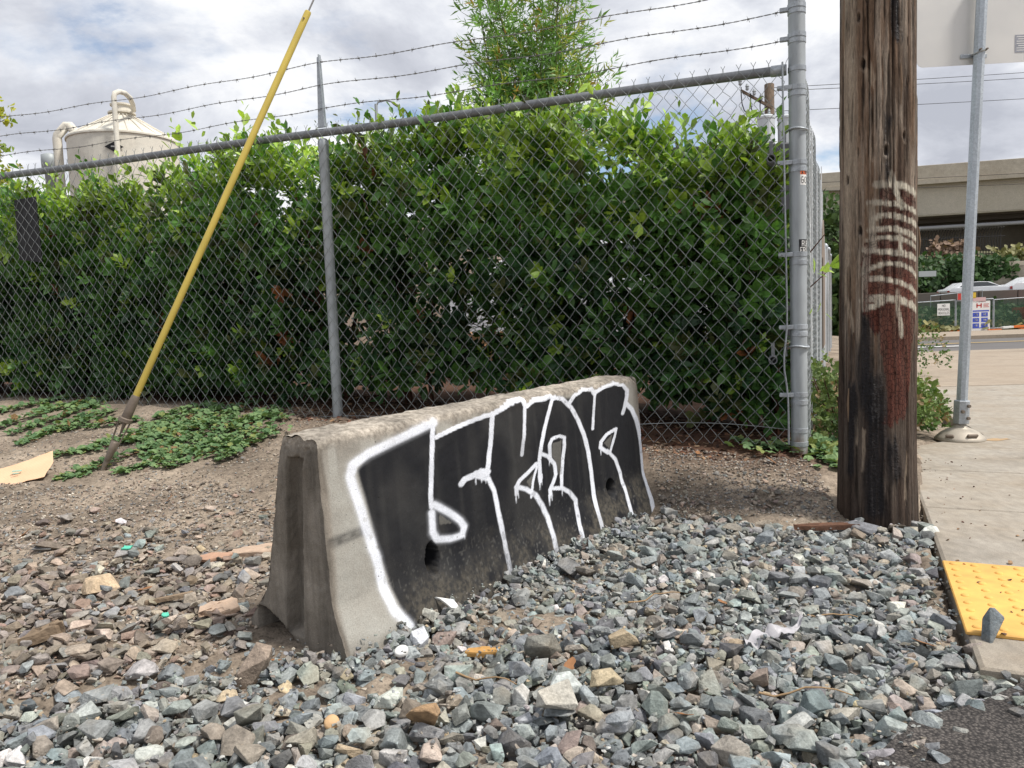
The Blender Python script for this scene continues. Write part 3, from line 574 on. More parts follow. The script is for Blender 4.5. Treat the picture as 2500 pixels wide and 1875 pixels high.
def build_pole():
    nz, na = 620, 240
    zs = np.linspace(-.25, 4.4, nz); th = np.linspace(-math.pi, math.pi, na, endpoint=False)
    Z, T = np.meshgrid(zs, th, indexing='ij'); cx, cy = np.cos(T), np.sin(T)
    grain = fbm(cx * 22, cy * 22, Z * 1.1, 3, 4); gr2 = fbm(cx * 60, cy * 60, Z * 2.2, 13, 3); big = fbm(cx * 3, cy * 3, Z * 1.2, 23, 4); pat = fbm(cx * 5, cy * 5, Z * 3.0, 33, 4)
    arc = T * PR
    brown = np.array([.165, .108, .072]); grey = np.array([.30, .245, .195]); dark = np.array([.034, .025, .021]); pale_c = np.array([.36, .29, .22]); rusty = np.array([.17, .075, .035])
    def lerp(c, k, d): return c * (1 - k[..., None]) + np.asarray(d) * k[..., None]
    c = np.broadcast_to(brown, (*Z.shape, 3)).copy()
    c = lerp(c, sstep(-.25, .35, pat + .35 * grain), grey)
    c = lerp(c, sstep(.0, .35, big - .35 * grain) * .72, dark); spl = sstep(.18, .30, fbm(cx * 16, cy * 16, Z * 2.4, 93, 4)); c = lerp(c, spl * .8, dark * .8); disp0 = -spl * .006; c = lerp(c, sstep(.45, .6, gr2 + .4 * pat) * .7, rusty)
    c = lerp(c, sstep(.25, .55, -T - 2.15 + .3 * pat) * .75 * sstep(.8, 1.3, Z), pale_c)
    c = lerp(c, sstep(.95, .45, Z + .35 * big) * .8, dark * 1.25)
    disp = disp0 + grain * .0045 + gr2 * .0018 + big * .004
    # deep drying checks
    for k in range(64):
        t0 = RNG.uniform(-math.pi, math.pi); z0 = RNG.uniform(0, 3.8); ln = RNG.uniform(.12, .6); wd = RNG.uniform(.008, .022)
        dz = (Z - z0) / ln; path = t0 + .02 * np.sin(Z * 9 + k) + .03 * vnoise(Z * 5, k, 0, 9)
        d = np.abs((T - path + math.pi) % (2 * math.pi) - math.pi); mk = sstep(wd, wd * .2, d + .006 * gr2) * sstep(.5, .3, np.abs(dz - .5))
        disp -= mk * .024; c = lerp(c, mk * .92, dark * .4)
    d0 = np.abs(T - (-1.62 + .012 * vnoise(Z * 4, 1, 0, 5))); mk = sstep(.011, .003, d0) * sstep(1.5, 1.7, Z); disp -= mk * .02; c = lerp(c, mk, dark * .4)
    flake = sstep(.12, .2, fbm(cx * 11, cy * 11, Z * 2.6, 43, 3)); disp += flake * .004
    m0 = np.zeros_like(Z); m1 = np.zeros_like(Z)
    wa = .014 * fbm(cx * 14, cy * 14, Z * 7, 83, 4) + .006 * grain; wz = .05 * fbm(cx * 16, cy * 16, Z * 4, 87, 3)
    for w, pts in POLE_PALE:
        d, fq = seg_dist(arc + wa, Z + wz, [(a * PR, b) for a, b in pts]); k = (1 - sstep(w * .35, w * 1.0, d - .010 * gr2)) * sstep(-.35, .05, grain + .3); c = lerp(c, k * .75, pale_c); disp -= k * .003
    rw = fbm(cx * 9, cy * 9, Z * 6, 53, 4)
    for poly in POLE_RED:
        ins = in_poly(T + .16 * rw + .5 * wa / PR, Z + .03 * rw + .5 * wz, poly); k = np.where(ins, .9, 0.) * sstep(-.55, -.1, grain + .5 * rw + .3); m1 = np.maximum(m1, k)
        c = lerp(c, k * np.clip(.75 + .5 * rw, 0, 1), np.array([.085, .030, .023])); 
    dz2 = sstep(1.05, .95, Z); lowred = m1 * dz2; c = lerp(c, lowred * np.clip(.6 + rw, 0, 1) * .9, np.array([.135, .045, .032]))
    wh = np.zeros_like(Z)
    for w, pts in POLE_STRIPES:
        d, fq = seg_dist(arc, Z + .003 * rw, [(a * PR, b) for a, b in pts]); k = (1 - sstep(w * .62, w * 1.0, d + .003 * rw)) * (.55 + .45 * sstep(.0, .4, fq)) * (.45 if len(pts) == 3 and w > .015 else 1.); wh = np.maximum(wh, k)
    wear = sstep(-.30, .05, grain + .7 * gr2 + .18); wh = wh * (.12 + .88 * wear) * sstep(-.75, -.2, rw + .2)
    c = lerp(c, wh, np.array([.53, .495, .41])); m1 = m1 * (1 - .75 * wh); disp += wh * .0008
    for w, pts in POLE_TAR:
        d, _ = seg_dist(arc + .02 * rw + 1.3 * wa, Z + wz, [(a * PR, b) for a, b in pts]); k = (1 - sstep(w * .3, w * 1.4, d + .016 * pat)) * sstep(-.5, -.05, grain + .4 * gr2 + .25); m0 = np.maximum(m0, k)
        c = lerp(c, k * .92, np.array([.012, .011, .013])); disp += k * (.003 + .005 * np.clip(fbm(cx * 30, cy * 30, Z * 30, 63, 2), 0, 1))
    for a0, z0 in POLE_KNOTS:
        e = np.hypot((T - a0) * PR / .010, (Z - z0) / .020) + .45 * fbm(cx * 30, cy * 30, Z * 18, 19, 3); k = 1 - sstep(.7, 1.1, e); disp -= k * .012; c = lerp(c, k * .9, dark * .6)
        ring = np.exp(-((e - 1.4) / .3) ** 2); disp += ring * .003; c = lerp(c, ring * .3, grey)
    R = PR * (1 - .036 * (Z - .3)) + .005 * np.exp(-Z * 3) - .002 + disp * .85
    V = np.stack([PC[0] + R * cx, PC[1] + R * cy, Z], -1).reshape(-1, 3)
    t = thing('utility_pole', (PC[0], PC[1], 0), 'thick weathered wooden utility pole with white painted stripes, tar and red paint', 'utility pole')
    mask = np.stack([m0, m1, wh], -1).reshape(-1, 3)
    place('pole', V, np.flip(grid_faces(nz, na, True), 1), make_pole_mat(), t, smooth=True, col=c.reshape(-1, 3), attrs={'mask': mask})
    # loose splinters and lumps standing off the trunk
    M_SPL = speck('splinter_wood', (.20, .14, .095), .3, 60, .9, 0, .5, .003, .2, (1, 1, .1))
    for a0, z0, ln in ((-2.95, 2.12, .2), (-1.45, 1.83, .16), (-.6, 1.2, .12), (-2.8, .55, .14)):
        r = PR + .002; p0 = np.array([PC[0] + r * math.cos(a0), PC[1] + r * math.sin(a0), z0]); out_ = np.array([math.cos(a0), math.sin(a0), 0]) * .01
        b = MB(); b.tube([p0, p0 + (0, 0, -ln * .5) + out_ * .5, p0 + (0, 0, -ln) + out_ * .2], [.004, .009, .003], 5, True, .4); b.build('splinter', M_SPL, t)
build_pole()
# ---------------------------------------------------------------- chain link fence along the front
def make_galv(name, c, metal=.55, rough=.5):
    m = Mat(name, rough, metal, .4); v = m.coord('World'); a = m.voro(120, v, 'F1', 'Color'); s = m.n('SeparateColor'); m.l(a, s.inputs[0])
    b = m.noise(9, 5, .6, m.coord('World', (1, 1, .25)))
    col = m.mix(1., c, m.ramp(s.outputs[0], [(0., .86), (1., 1.1)]), 'MULTIPLY'); col = m.mix(1., col, m.ramp(b, [(.3, .78), (.7, 1.15)]), 'MULTIPLY')
    m.color(col); m.rough(m.ramp(b, [(.3, rough - .1), (.7, rough + .15)])); return m.m
M_GALV = make_galv('galvanised_pipe', (.40, .43, .46)); M_GALVD = make_galv('dull_galvanised_rail', (.22, .23, .245), .4, .6)
M_WIRE = make_galv('galvanised_wire', (.27, .29, .295), .45, .5); M_BARB = make_galv('barbed_wire_steel', (.20, .195, .19), .4, .6)
def make_rusty():
    m = Mat('rust_streaked_pipe', .6, .35, .4); v = m.coord('World'); b = m.noise(14, 5, .6, m.coord('World', (1, 1, .2))); z = m.n('SeparateXYZ'); g_ = m.n('NewGeometry'); m.l(g_.outputs['Position'], z.inputs[0])
    col = m.mix(1., (.38, .41, .43), m.ramp(b, [(.3, .75), (.7, 1.15)]), 'MULTIPLY')
    lowf = m.ramp(m.math('ADD', z.outputs[2], m.math('MULTIPLY', b, .5)), [(.38, 1.), (.50, 0.)])
    m.color(m.mix(m.math('MULTIPLY', lowf, .75), col, (.22, .115, .06))); return m.m
M_RUSTY = make_rusty()
RAIL_Z = 2.08
def barbed(t, name, z, t0, t1, off, seed, parent):
    rg = np.random.default_rng(seed); n = int((t1 - t0) / .02); ts = np.linspace(t0, t1, n)
    sag = -.018 * np.sin(np.clip((ts % 2.74) / 2.74, 0, 1) * math.pi) + .006 * np.sin(ts * 7 + seed)
    ph = ts * 2 * math.pi / .075; b = MB()
    for k in (0, math.pi):
        P = np.array([fence_pt(a, off + .0022 * math.cos(p + k), z + s_ + .0022 * math.sin(p + k)) for a, p, s_ in zip(ts, ph, sag)])
        b.tube(P, .0014, 4, False)
    w = b.build(name, M_BARB, parent, True)
    bb = MB(); x = t0 + .03
    while x < t1:
        i = int(np.clip((x - t0) / (t1 - t0) * (n - 1), 0, n - 1)); c = fence_pt(x, off, z + sag[i])
        for q in range(4):
            a = rg.uniform(0, 6.28); d = np.array([FD[0] * rg.uniform(-.6, .6), FD[1] * .3, 0]) + np.array([0, math.cos(a) * .5, math.sin(a)]); d /= np.linalg.norm(d)
            bb.tube([c - d * .004, c + d * .017], [.0016, .0006], 4, True)
        bb.tube([c - np.array([*FD, 0]) * .006, c + np.array([*FD, 0]) * .006], .0042, 6, True)
        x += .125 + rg.uniform(-.008, .008)
    bb.build('barbs', M_BARB, w)['kind'] = 'stuff'
def mesh_fabric(pt, t0, t1, zb, zt, w, h, r, seed, jitter=.0012):
    """woven zigzag wires; pt(t, off, z) gives the place"""
    rg = np.random.default_rng(seed); b_V = []; b_F = []; n = 0; rows = int(round((zt - zb) / h)); sides = 5; sub = 3
    k = 0; t = t0
    a = np.arange(sides) * 2 * math.pi / sides
    while t < t1:
        zs = []; ts_ = []; of = []
        for i in range(rows + 1):
            side = (i + k) % 2; zc = zt - i * h + rg.normal(0, jitter); tc_ = t + (w if side else 0) + rg.normal(0, jitter)
            zs.append(zc); ts_.append(tc_); of.append((.0018 if side else -.0018))
        # rounded bends: each straight leg keeps two inner points
        T_, Z_, O_ = [], [], []
        for i in range(rows):
            for f in (.06, .94):
                T_.append(ts_[i] + (ts_[i + 1] - ts_[i]) * f); Z_.append(zs[i] + (zs[i + 1] - zs[i]) * f); O_.append(of[i] + (of[i + 1] - of[i]) * f)
        # knuckle: the wire end turned up above the rail
        up_t = ts_[0] + (.012 if k % 2 else -.012); T_ = [up_t, ts_[0]] + T_; Z_ = [zt + .034, zt + .012] + Z_; O_ = [0, 0] + O_
        P = np.array([pt(x, o_, z_) for x, o_, z_ in zip(T_, O_, Z_)])
        m = len(P); Tn = np.gradient(P, axis=0); Tn /= np.linalg.norm(Tn, axis=1)[:, None]
        nf = np.array([*FN, 0.]) if True else 0; u = np.cross(Tn, nf); u /= np.linalg.norm(u, axis=1)[:, None]; v = np.cross(Tn, u)
        V = P[:, None, :] + r * (np.cos(a)[None, :, None] * u[:, None, :] + np.sin(a)[None, :, None] * v[:, None, :])
        b_V.append(V.reshape(-1, 3)); b_F.append(grid_faces(m, sides, True) + n); n += m * sides; t += w; k += 1
    return np.concatenate(b_V), np.concatenate(b_F)
def band(b, c, r, h, sides=28): b.lathe((c[0], c[1], c[2] - h / 2), [(r - .003, 0), (r, .001), (r, h - .001), (r - .003, h)], sides)
def front_fence():
    t = thing('chain_link_fence', (*FC, .1), 'tall galvanised chain link fence topped with barbed wire in front of the hedge', 'fence')
    TE = 7.7
    b = MB(); b.lathe((*FC, -.3), [(.0405, 0), (.0405, 3.6)], 36); post = b.build('corner_post', M_RUSTY, t, True)
    lp = fence_pt(2.735, 0, 0); b = MB(); b.lathe((lp[0], lp[1], -.1), [(.031, 0), (.031, RAIL_Z + .0), (.033, RAIL_Z + .01), (.033, RAIL_Z + .05), (.022, RAIL_Z + .062)], 28); b.build('line_post', M_RUSTY, t, True)
    lp2 = fence_pt(5.78, 0, 0); b = MB(); b.lathe((lp2[0], lp2[1], 0), [(.031, 0), (.031, RAIL_Z), (.033, RAIL_Z + .01), (.033, RAIL_Z + .05), (.022, RAIL_Z + .062)], 28); b.build('line_post', M_RUSTY, t, True)
    for q in (lp, lp2):
        b = MB(); z0 = RAIL_Z + .03; ax = np.array([[FD[0], FD[1], 0], [FN[0], FN[1], 0], [0, 0, 1.]])
        b.prism([(-.030, z0), (.030, z0), (.024, z0 + .12), (.013, 2.53), (-.013, 2.54), (-.024, z0 + .12)], .006, ax, (q[0], q[1], 0))
        b.prism([(-.030, z0), (-.024, z0), (-.008, 2.54), (-.013, 2.54)], .022, ax, (q[0] , q[1] , 0) - np.array([*FN, 0]) * .012)
        arm = b.build('barb_arm', M_GALV, t)
    ts = np.linspace(.055, TE, 60); b = MB(); b.tube([fence_pt(x, 0, RAIL_Z + .004 * math.sin(x * 2.3)) for x in ts], .0235, 20); b.build('top_rail', M_GALVD, t, True)
    b = MB(); b.tube([fence_pt(x, 0, RAIL_Z + .004 * math.sin(x * 2.3)) for x in (.048, .06, .12, .125)], [.026, .0275, .0275, .024], 18); b.build('rail_end_cup', M_GALV, t, True)
    V, F = mesh_fabric(lambda x, o, z: fence_pt(x + .006 * math.sin(z * 5 + x * 2), -.032 + o - .028 * max(0., math.sin(x * 1.15 + .4) * math.sin((z - .2) * 1.65)), z), .06, TE, .19, RAIL_Z + .016, .0375, .0432, .00145, 5, .0022)
    f = place('mesh_fabric', V, F, M_WIRE, t, smooth=True); f['kind'] = 'stuff'
    # flat tension bar, bent near the ground, and the bands that hold it
    zs = np.linspace(.20, RAIL_Z + .03, 26); offx = .052 + .016 * np.clip((zs - .55) / 1.5, 0, 1) + .020 * np.exp(-((zs - .62) / .12) ** 2)
    b = MB(); b.tube([fence_pt(o, -.036, z) for o, z in zip(offx, zs)], .0085, 8, True, .5); b.build('tension_bar', M_GALV, t, True)
    b = MB(); ZB = [(2.075, 1), (1.985, 0), (1.955, 1), (1.62, 0), (1.585, 1), (1.165, 0), (1.125, 1), (.80, 0), (.765, 1), (.455, 0), (.415, 1), (.27, 0), (.20, 0)]
    for z, wide in ZB:
        b = MB(); band(b, (*FC, z), .0436, .024)
        if not wide and .4 < z:
            p0 = fence_pt(.03, -.034, z); p1 = fence_pt(.088, -.040, z); b.box((p0 + p1) / 2, (.07, .006, .022), np.array([[FD[0], FD[1], 0], [FN[0], FN[1], 0], [0, 0, 1.]]), .002)
            b.tube([p1 + np.array([*FN, 0]) * .02, p1 - np.array([*FN, 0]) * .014], .0075, 8)
        b.build('tension_band', M_GALV, t)
    for z in (2.365, 2.225):
        b = MB(); band(b, (*FC, z + .012), .0438, .024); band(b, (*FC, z - .016), .0434, .022)
        p0 = fence_pt(.04, -.01, z); p1 = fence_pt(.075, -.01, z); b.box((p0 + p1) / 2, (.045, .02, .022), np.array([[FD[0], FD[1], 0], [FN[0], FN[1], 0], [0, 0, 1.]]), .003); b.build('wire_band', M_GALV, t)
    for i, z in enumerate((2.49, 2.357, 2.222)): barbed(t, 'barbed_wire', z, .065, TE, -.012, 20 + i, t)
    # round-bar hoops of the gate hinge
    for z in (1.78, .70):
        a = np.linspace(-2.9, .9, 26); b = MB(); b.tube([(FC[0] + .048 * math.cos(q), FC[1] + .048 * math.sin(q), z + .004 * math.sin(q * 2)) for q in a], .0052, 7)
        p = fence_pt(.06, .02, z); b.tube([(FC[0] + .048 * math.cos(-2.9), FC[1] + .048 * math.sin(-2.9), z), p, p - np.array([0, 0, .05])], .0052, 7); b.build('hinge_hoop', M_GALV, t, True)
    b = MB(); ts = np.linspace(.05, TE, 120); b.tube([fence_pt(x, -.03 + .012 * math.sin(x * 5), .27 + .03 * math.sin(x * 3.1) + .012 * x) for x in ts], .0022, 5); b.build('tension_wire', M_WIRE, t, True)
    return post, t
post, fence_root = front_fence()

# stickers on the corner post: flat print in raised-by-nothing patches wrapped round the pipe
FONT = {'G': '01110 10000 10000 10111 10001 10001 01110', 'O': '01110 10001 10001 10001 10001 10001 01110', 'R': '11110 10001 10001 11110 10100 10010 10001', 'U': '10001 10001 10001 10001 10001 10001 01110', 'E': '11111 10000 10000 11110 10000 10000 11111', 'P': '11110 10001 10001 11110 10000 10000 10000', 'N': '10001 11001 10101 10011 10001 10001 10001', 'S': '01111 10000 10000 01110 00001 00001 11110', 'A': '01110 10001 10001 11111 10001 10001 10001', 'L': '10000 10000 10000 10000 10000 10000 11111', 'V': '10001 10001 10001 10001 10001 01010 00100', 'H': '10001 10001 10001 11111 10001 10001 10001', 'I': '01110 00100 00100 00100 00100 00100 01110', 'C': '01110 10001 10000 10000 10000 10001 01110', 'D': '11110 10001 10001 10001 10001 10001 11110', 'W': '10001 10001 10001 10101 10101 11011 10001'}
def pixel_text(txt, x0, z0, cw, ch, gap=1):
    """rectangles (x0, x1, z0, z1) for a line of block letters starting top-left"""
    R_ = []
    for i, chh in enumerate(txt):
        if chh == ' ': continue
        for r_, row in enumerate(FONT[chh].split()):
            for c_, bit in enumerate(row):
                if bit == '1': R_.append((x0 + (i * (5 + gap) + c_) * cw, x0 + (i * (5 + gap) + c_ + 1) * cw, z0 - (r_ + 1) * ch, z0 - r_ * ch))
    return R_
M_STW = speck('white_vinyl', (.78, .78, .76), .06, 40, .5, 0, 0); M_STK = speck('black_print', (.015, .015, .018), .1, 40, .5, 0, 0); M_STO = speck('orange_print', (.75, .16, .05), .06, 40, .5, 0, 0)
def wrap(name, rects, r, mat, parent):
    V = []; F = []; n = 0
    for x0, x1, z0, z1 in rects:
        k = max(2, int((x1 - x0) / .006) + 1); xs = np.linspace(x0, x1, k)
        for x in xs:
            a = STA + x / .0405
            for z in (z0, z1): V.append((FC[0] + r * math.cos(a), FC[1] + r * math.sin(a), z))
        F += [(n + 2 * i, n + 2 * i + 2, n + 2 * i + 3, n + 2 * i + 1) for i in range(k - 1)]; n += 2 * k
    return place(name, V, F, mat, parent)
STA = math.atan2(-FC[1], -FC[0])                     # the side of the pipe that faces the verge
s1 = wrap('sticker', [(.012, .052, 1.505, 1.578)], .0411, M_STW, fence_root); s1['label'] = 'white sticker with orange header reading GO'
wrap('header', [(.0125, .0515, 1.556, 1.5775)], .0414, M_STO, s1); wrap('lettering', pixel_text('GO', .0155, 1.546, .0032, .0048), .0414, M_STK, s1)
wrap('warning_mark', [(.018, .03, 1.559, 1.563), (.0205, .0275, 1.563, 1.567), (.0225, .0255, 1.567, 1.572), (.036, .047, 1.559, 1.572)], .0417, M_STK, s1)
s2 = wrap('sticker', [(.004, .066, 1.165, 1.237)], .0411, M_STK, fence_root); s2['label'] = 'black sticker with white block letters'
wrap('lettering', pixel_text('RUE', .018, 1.231, .0026, .0042) + pixel_text('ERUP', .009, 1.198, .0026, .0042), .0414, M_STW, s2)

# ---------------------------------------------------------------- side fence with white slats
M_SLAT = speck('white_plastic_slat', (.66, .68, .70), .12, 20, .55, 0, .1, .002)
M_TAN = speck('tan_board', (.20, .16, .13), .15, 8, .8)
def side_fence():
    t = thing('slatted_fence', (FC[0] + .05, FC[1] + .12, .1), 'chain link fence with white slats running away beside the pavement', 'fence')
    SN = np.array([SD[1], -SD[0]])
    sp = lambda d, o, z: np.array([FC[0] + SD[0] * d + SN[0] * o, FC[1] + SD[1] * d + SN[1] * o, z])
    rg = np.random.default_rng(3)
    Vs, Fs, n = [], [], 0
    for i in range(int(11.7 / .062)):
        d = .09 + i * .062; zt = (1.98 if d < 4.55 else 1.72) + rg.normal(0, .02); bow = rg.normal(0, .008) + (.018 * math.sin(d * 9) if d < 4 else 0)
        b = MB(); c = sp(d, .012 + bow, 0); b.box((c[0], c[1], (zt + .13) / 2), (.05, .006, zt - .13), np.array([[SD[0], SD[1], 0], [SN[0], SN[1], 0], [0, 0, 1.]]))
        v = np.concatenate(b.V); v[4:, :2] += SN * rg.normal(0, .012); Vs.append(v); Fs += [tuple(q + n for q in f) for f in b.F]; n += len(v)
    o = place('slats', np.concatenate(Vs), Fs, M_SLAT, t); o['kind'] = 'stuff'
    V, F = mesh_fabric(lambda x, o_, z: sp(x, .03 + o_ + .012 * math.sin(x * 5), z), .06, 4.6, .14, 2.02, .0375, .0432, .0019, 9, .004)
    f = place('mesh_fabric', V, F, M_WIRE, t, smooth=True); f['kind'] = 'stuff'
    for d, r, z in ((4.62, .036, 2.12), (7.3, .03, 1.78), (10.2, .035, 1.95), (11.7, .04, 1.95)):
        b = MB(); q = sp(d, -.02 if d < 5 else .02, 0); b.lathe((q[0], q[1], -.1), [(r, 0), (r, z + .06), (r * 1.12, z + .065), (r * 1.1, z + .10), (r * .4, z + .125)], 20); b.build('post', M_GALV, t, True)
    b = MB(); b.tube([sp(x, -.02, 1.98) for x in (.1, 2, 4.6)], .02, 12); b.build('top_rail', M_GALV, t, True)
    b = MB(); ax = np.array([[SD[0], SD[1], 0], [SN[0], SN[1], 0], [0, 0, 1.]]); b.prism([(-.5, .55), (.5, .55), (.42, 1.45), (-.1, 1.72), (-.5, 1.35)], .012, ax, sp(3.7, .055, 0)); b.build('loose_board', M_TAN, t)
    # two open pipe ends of the gate frame hanging behind the corner
    for z in (1.66, .63):
        p0 = fence_pt(.125, .02, z); p1 = fence_pt(.15, 1.2, z); a = np.linspace(0, 1, 2)
        d = (p1 - p0) / np.linalg.norm(p1 - p0); ax = np.array([np.cross([0, 0, 1.], d), np.cross(d, np.cross([0, 0, 1.], d)), d])
        b = MB(); b.lathe(p0, [(.017, .12), (.017, 0), (.0225, 0), (.0225, 1.2)], 20, ax); b.build('gate_pipe', M_GALVD, t, True)
        b = MB(); b.box(p0 + np.array([0, 0, .055]) + d * .03, (.018, .004, .07)); b.build('hanger_strap', M_GALVD, t)
side_fence()
# ---------------------------------------------------------------- foliage
def make_leaf(name, rough=.42, trans=.22, spec=.45):
    m = Mat(name, rough, 0, spec); c = m.attr('col'); v = m.coord('World'); f = m.ramp(m.noise(60, 3, .5, v), [(.3, .8), (.7, 1.2)])
    cc = m.mix(1., c, f, 'MULTIPLY'); m.color(cc)
    tr = m.n('BsdfTranslucent'); m.l(m.mix(1., cc, (1.5, 1.6, .7), 'MULTIPLY'), tr.inputs[0]); mx = m.n('MixShader'); mx.inputs[0].default_value = trans
    out_ = [k for k in m.t.nodes if k.type == 'OUTPUT_MATERIAL'][0]; m.l(m.b.outputs[0], mx.inputs[1]); m.l(tr.outputs[0], mx.inputs[2]); m.l(mx.outputs[0], out_.inputs[0])
    return m.m
M_LEAF = make_leaf('hedge_leaf'); M_LEAF2 = make_leaf('bamboo_leaf', .5, .3); M_GC = make_leaf('creeper_leaf', .6, .15, .3); M_GINK = make_leaf('ginkgo_leaf', .55, .35)
def make_bark(name, c):
    m = Mat(name, .85, 0, .25); v = m.coord('World', (1, 1, .2)); a = m.noise(60, 5, .6, v); m.color(m.mix(1., c, m.ramp(a, [(.3, .5), (.7, 1.4)]), 'MULTIPLY')); m.bump(a, .6, .004); return m.m
M_STEM = make_bark('red_brown_stem', (.095, .045, .03)); M_STEMG = make_bark('green_cane', (.09, .10, .04))
def unit(v): return v / (np.linalg.norm(v, axis=-1, keepdims=True) + 1e-9)
# leaf outlines: (along, across, lift)
OBOV = (np.array([(0, 0, 0), (.32, .17, .02), (.68, .23, .03), (1, 0, -.04), (.68, -.23, .03), (.32, -.17, .02), (.32, 0, -.015), (.68, 0, -.02)]),
        [(0, 1, 6), (1, 2, 7, 6), (2, 3, 7), (0, 6, 5), (6, 7, 4, 5), (7, 3, 4)])
LANC = (np.array([(0, 0, 0), (.35, .085, .01), (1, 0, -.1), (.35, -.085, .01), (.4, 0, -.02)]), [(0, 1, 4), (1, 2, 4), (0, 4, 3), (4, 2, 3)])
_a = np.arange(15) / 15 * 2 * math.pi; _rr = np.where(np.arange(15) % 3 == 0, .80, 1.0); _rr[0] = .35
ROUND = (np.concatenate([[(.42, 0, -.04)], np.stack([.5 - .5 * _rr * np.cos(_a), .5 * _rr * np.sin(_a), .05 * np.cos(_a * 5)], 1)]), [(0, i + 1, (i + 1) % 15 + 1) for i in range(15)])
FAN = (np.array([(0, 0, 0), (.8, .52, .05), (1.0, .25, 0), (.86, 0, .03), (1.0, -.25, 0), (.8, -.52, .05)]), [(0, 1, 2), (0, 2, 3), (0, 3, 4), (0, 4, 5)])
def leaves(shape, P, D, Nn, ln, col, wid=1.):
    tv, tf = shape; D = unit(D); S_ = unit(np.cross(Nn, D)); U = np.cross(D, S_); ln = np.broadcast_to(ln, (len(P),)); wid = np.broadcast_to(wid, (len(P),))
    V = P[:, None, :] + ln[:, None, None] * (tv[None, :, :1] * D[:, None] + tv[None, :, 1:2] * wid[:, None, None] * S_[:, None] + tv[None, :, 2:] * U[:, None])
    k = len(tv); base = np.arange(len(P)) * k; F = []
    tri = np.array([f for f in tf if len(f) == 3], int); quad = np.array([f for f in tf if len(f) == 4], int)
    allf = []
    if len(tri): allf.append(tri)
    if len(quad): allf.append(np.concatenate([quad[:, [0, 1, 2]], quad[:, [0, 2, 3]]]))
    tri = np.concatenate(allf)
    F = (base[:, None, None] + tri[None]).reshape(-1, 3)
    return V.reshape(-1, 3), F, np.repeat(col, k, 0)
def shoots(rg, P, D, nl, length, leaf_len, spread=(.5, 1.15)):
    """leaf whorls along shoots: returns leaf bases, directions, normals, sizes and shoot index"""
    n = len(P); idx = np.repeat(np.arange(n), nl); k = np.tile(np.arange(nl), n); f = k / max(nl - 1, 1)
    D = unit(D); ref = np.where(np.abs(D[:, 2:]) > .9, np.array([[1., 0, 0]]), np.array([[0, 0, 1.]])); A = unit(np.cross(D, ref)); B = np.cross(D, A)
    ph = k * 2.39996 + rg.uniform(0, 6.28, n)[idx] + rg.normal(0, .25, len(k)); th = spread[1] + (spread[0] - spread[1]) * f + rg.normal(0, .15, len(k))
    L = np.broadcast_to(length, (n,))[idx]; base = P[idx] + D[idx] * (L * f)[:, None]
    rad = np.cos(ph)[:, None] * A[idx] + np.sin(ph)[:, None] * B[idx]
    d = unit(D[idx] * np.cos(th)[:, None] + rad * np.sin(th)[:, None]); nn = unit(D[idx] * np.sin(th)[:, None] - rad * np.cos(th)[:, None] + rg.normal(0, .25, (len(k), 3)))
    ll = leaf_len * rg.uniform(.5, 1.2, len(k)) * rg.uniform(.75, 1.2, n)[idx] * (1 - .35 * (f > .85))
    return base, d, nn, ll, idx
DARK = np.array([.026, .072, .028]); MID = np.array([.088, .195, .038]); NEW_BACKLIT = np.array([.36, .50, .08]); OLIVE = np.array([.085, .10, .035]); RUST = np.array([.20, .075, .03])
HT = [(-.6, 1.45), (-.05, 1.50), (.25, 1.72), (.6, 1.74), (1.0, 1.92), (1.6, 2.01), (2.3, 2.03), (3.0, 2.01), (3.8, 1.99), (4.3, 1.95), (4.75, 1.82), (5.3, 1.82), (6.2, 1.92)]
def hedge_top(t): return np.interp(t, [a for a, _ in HT], [b for _, b in HT])
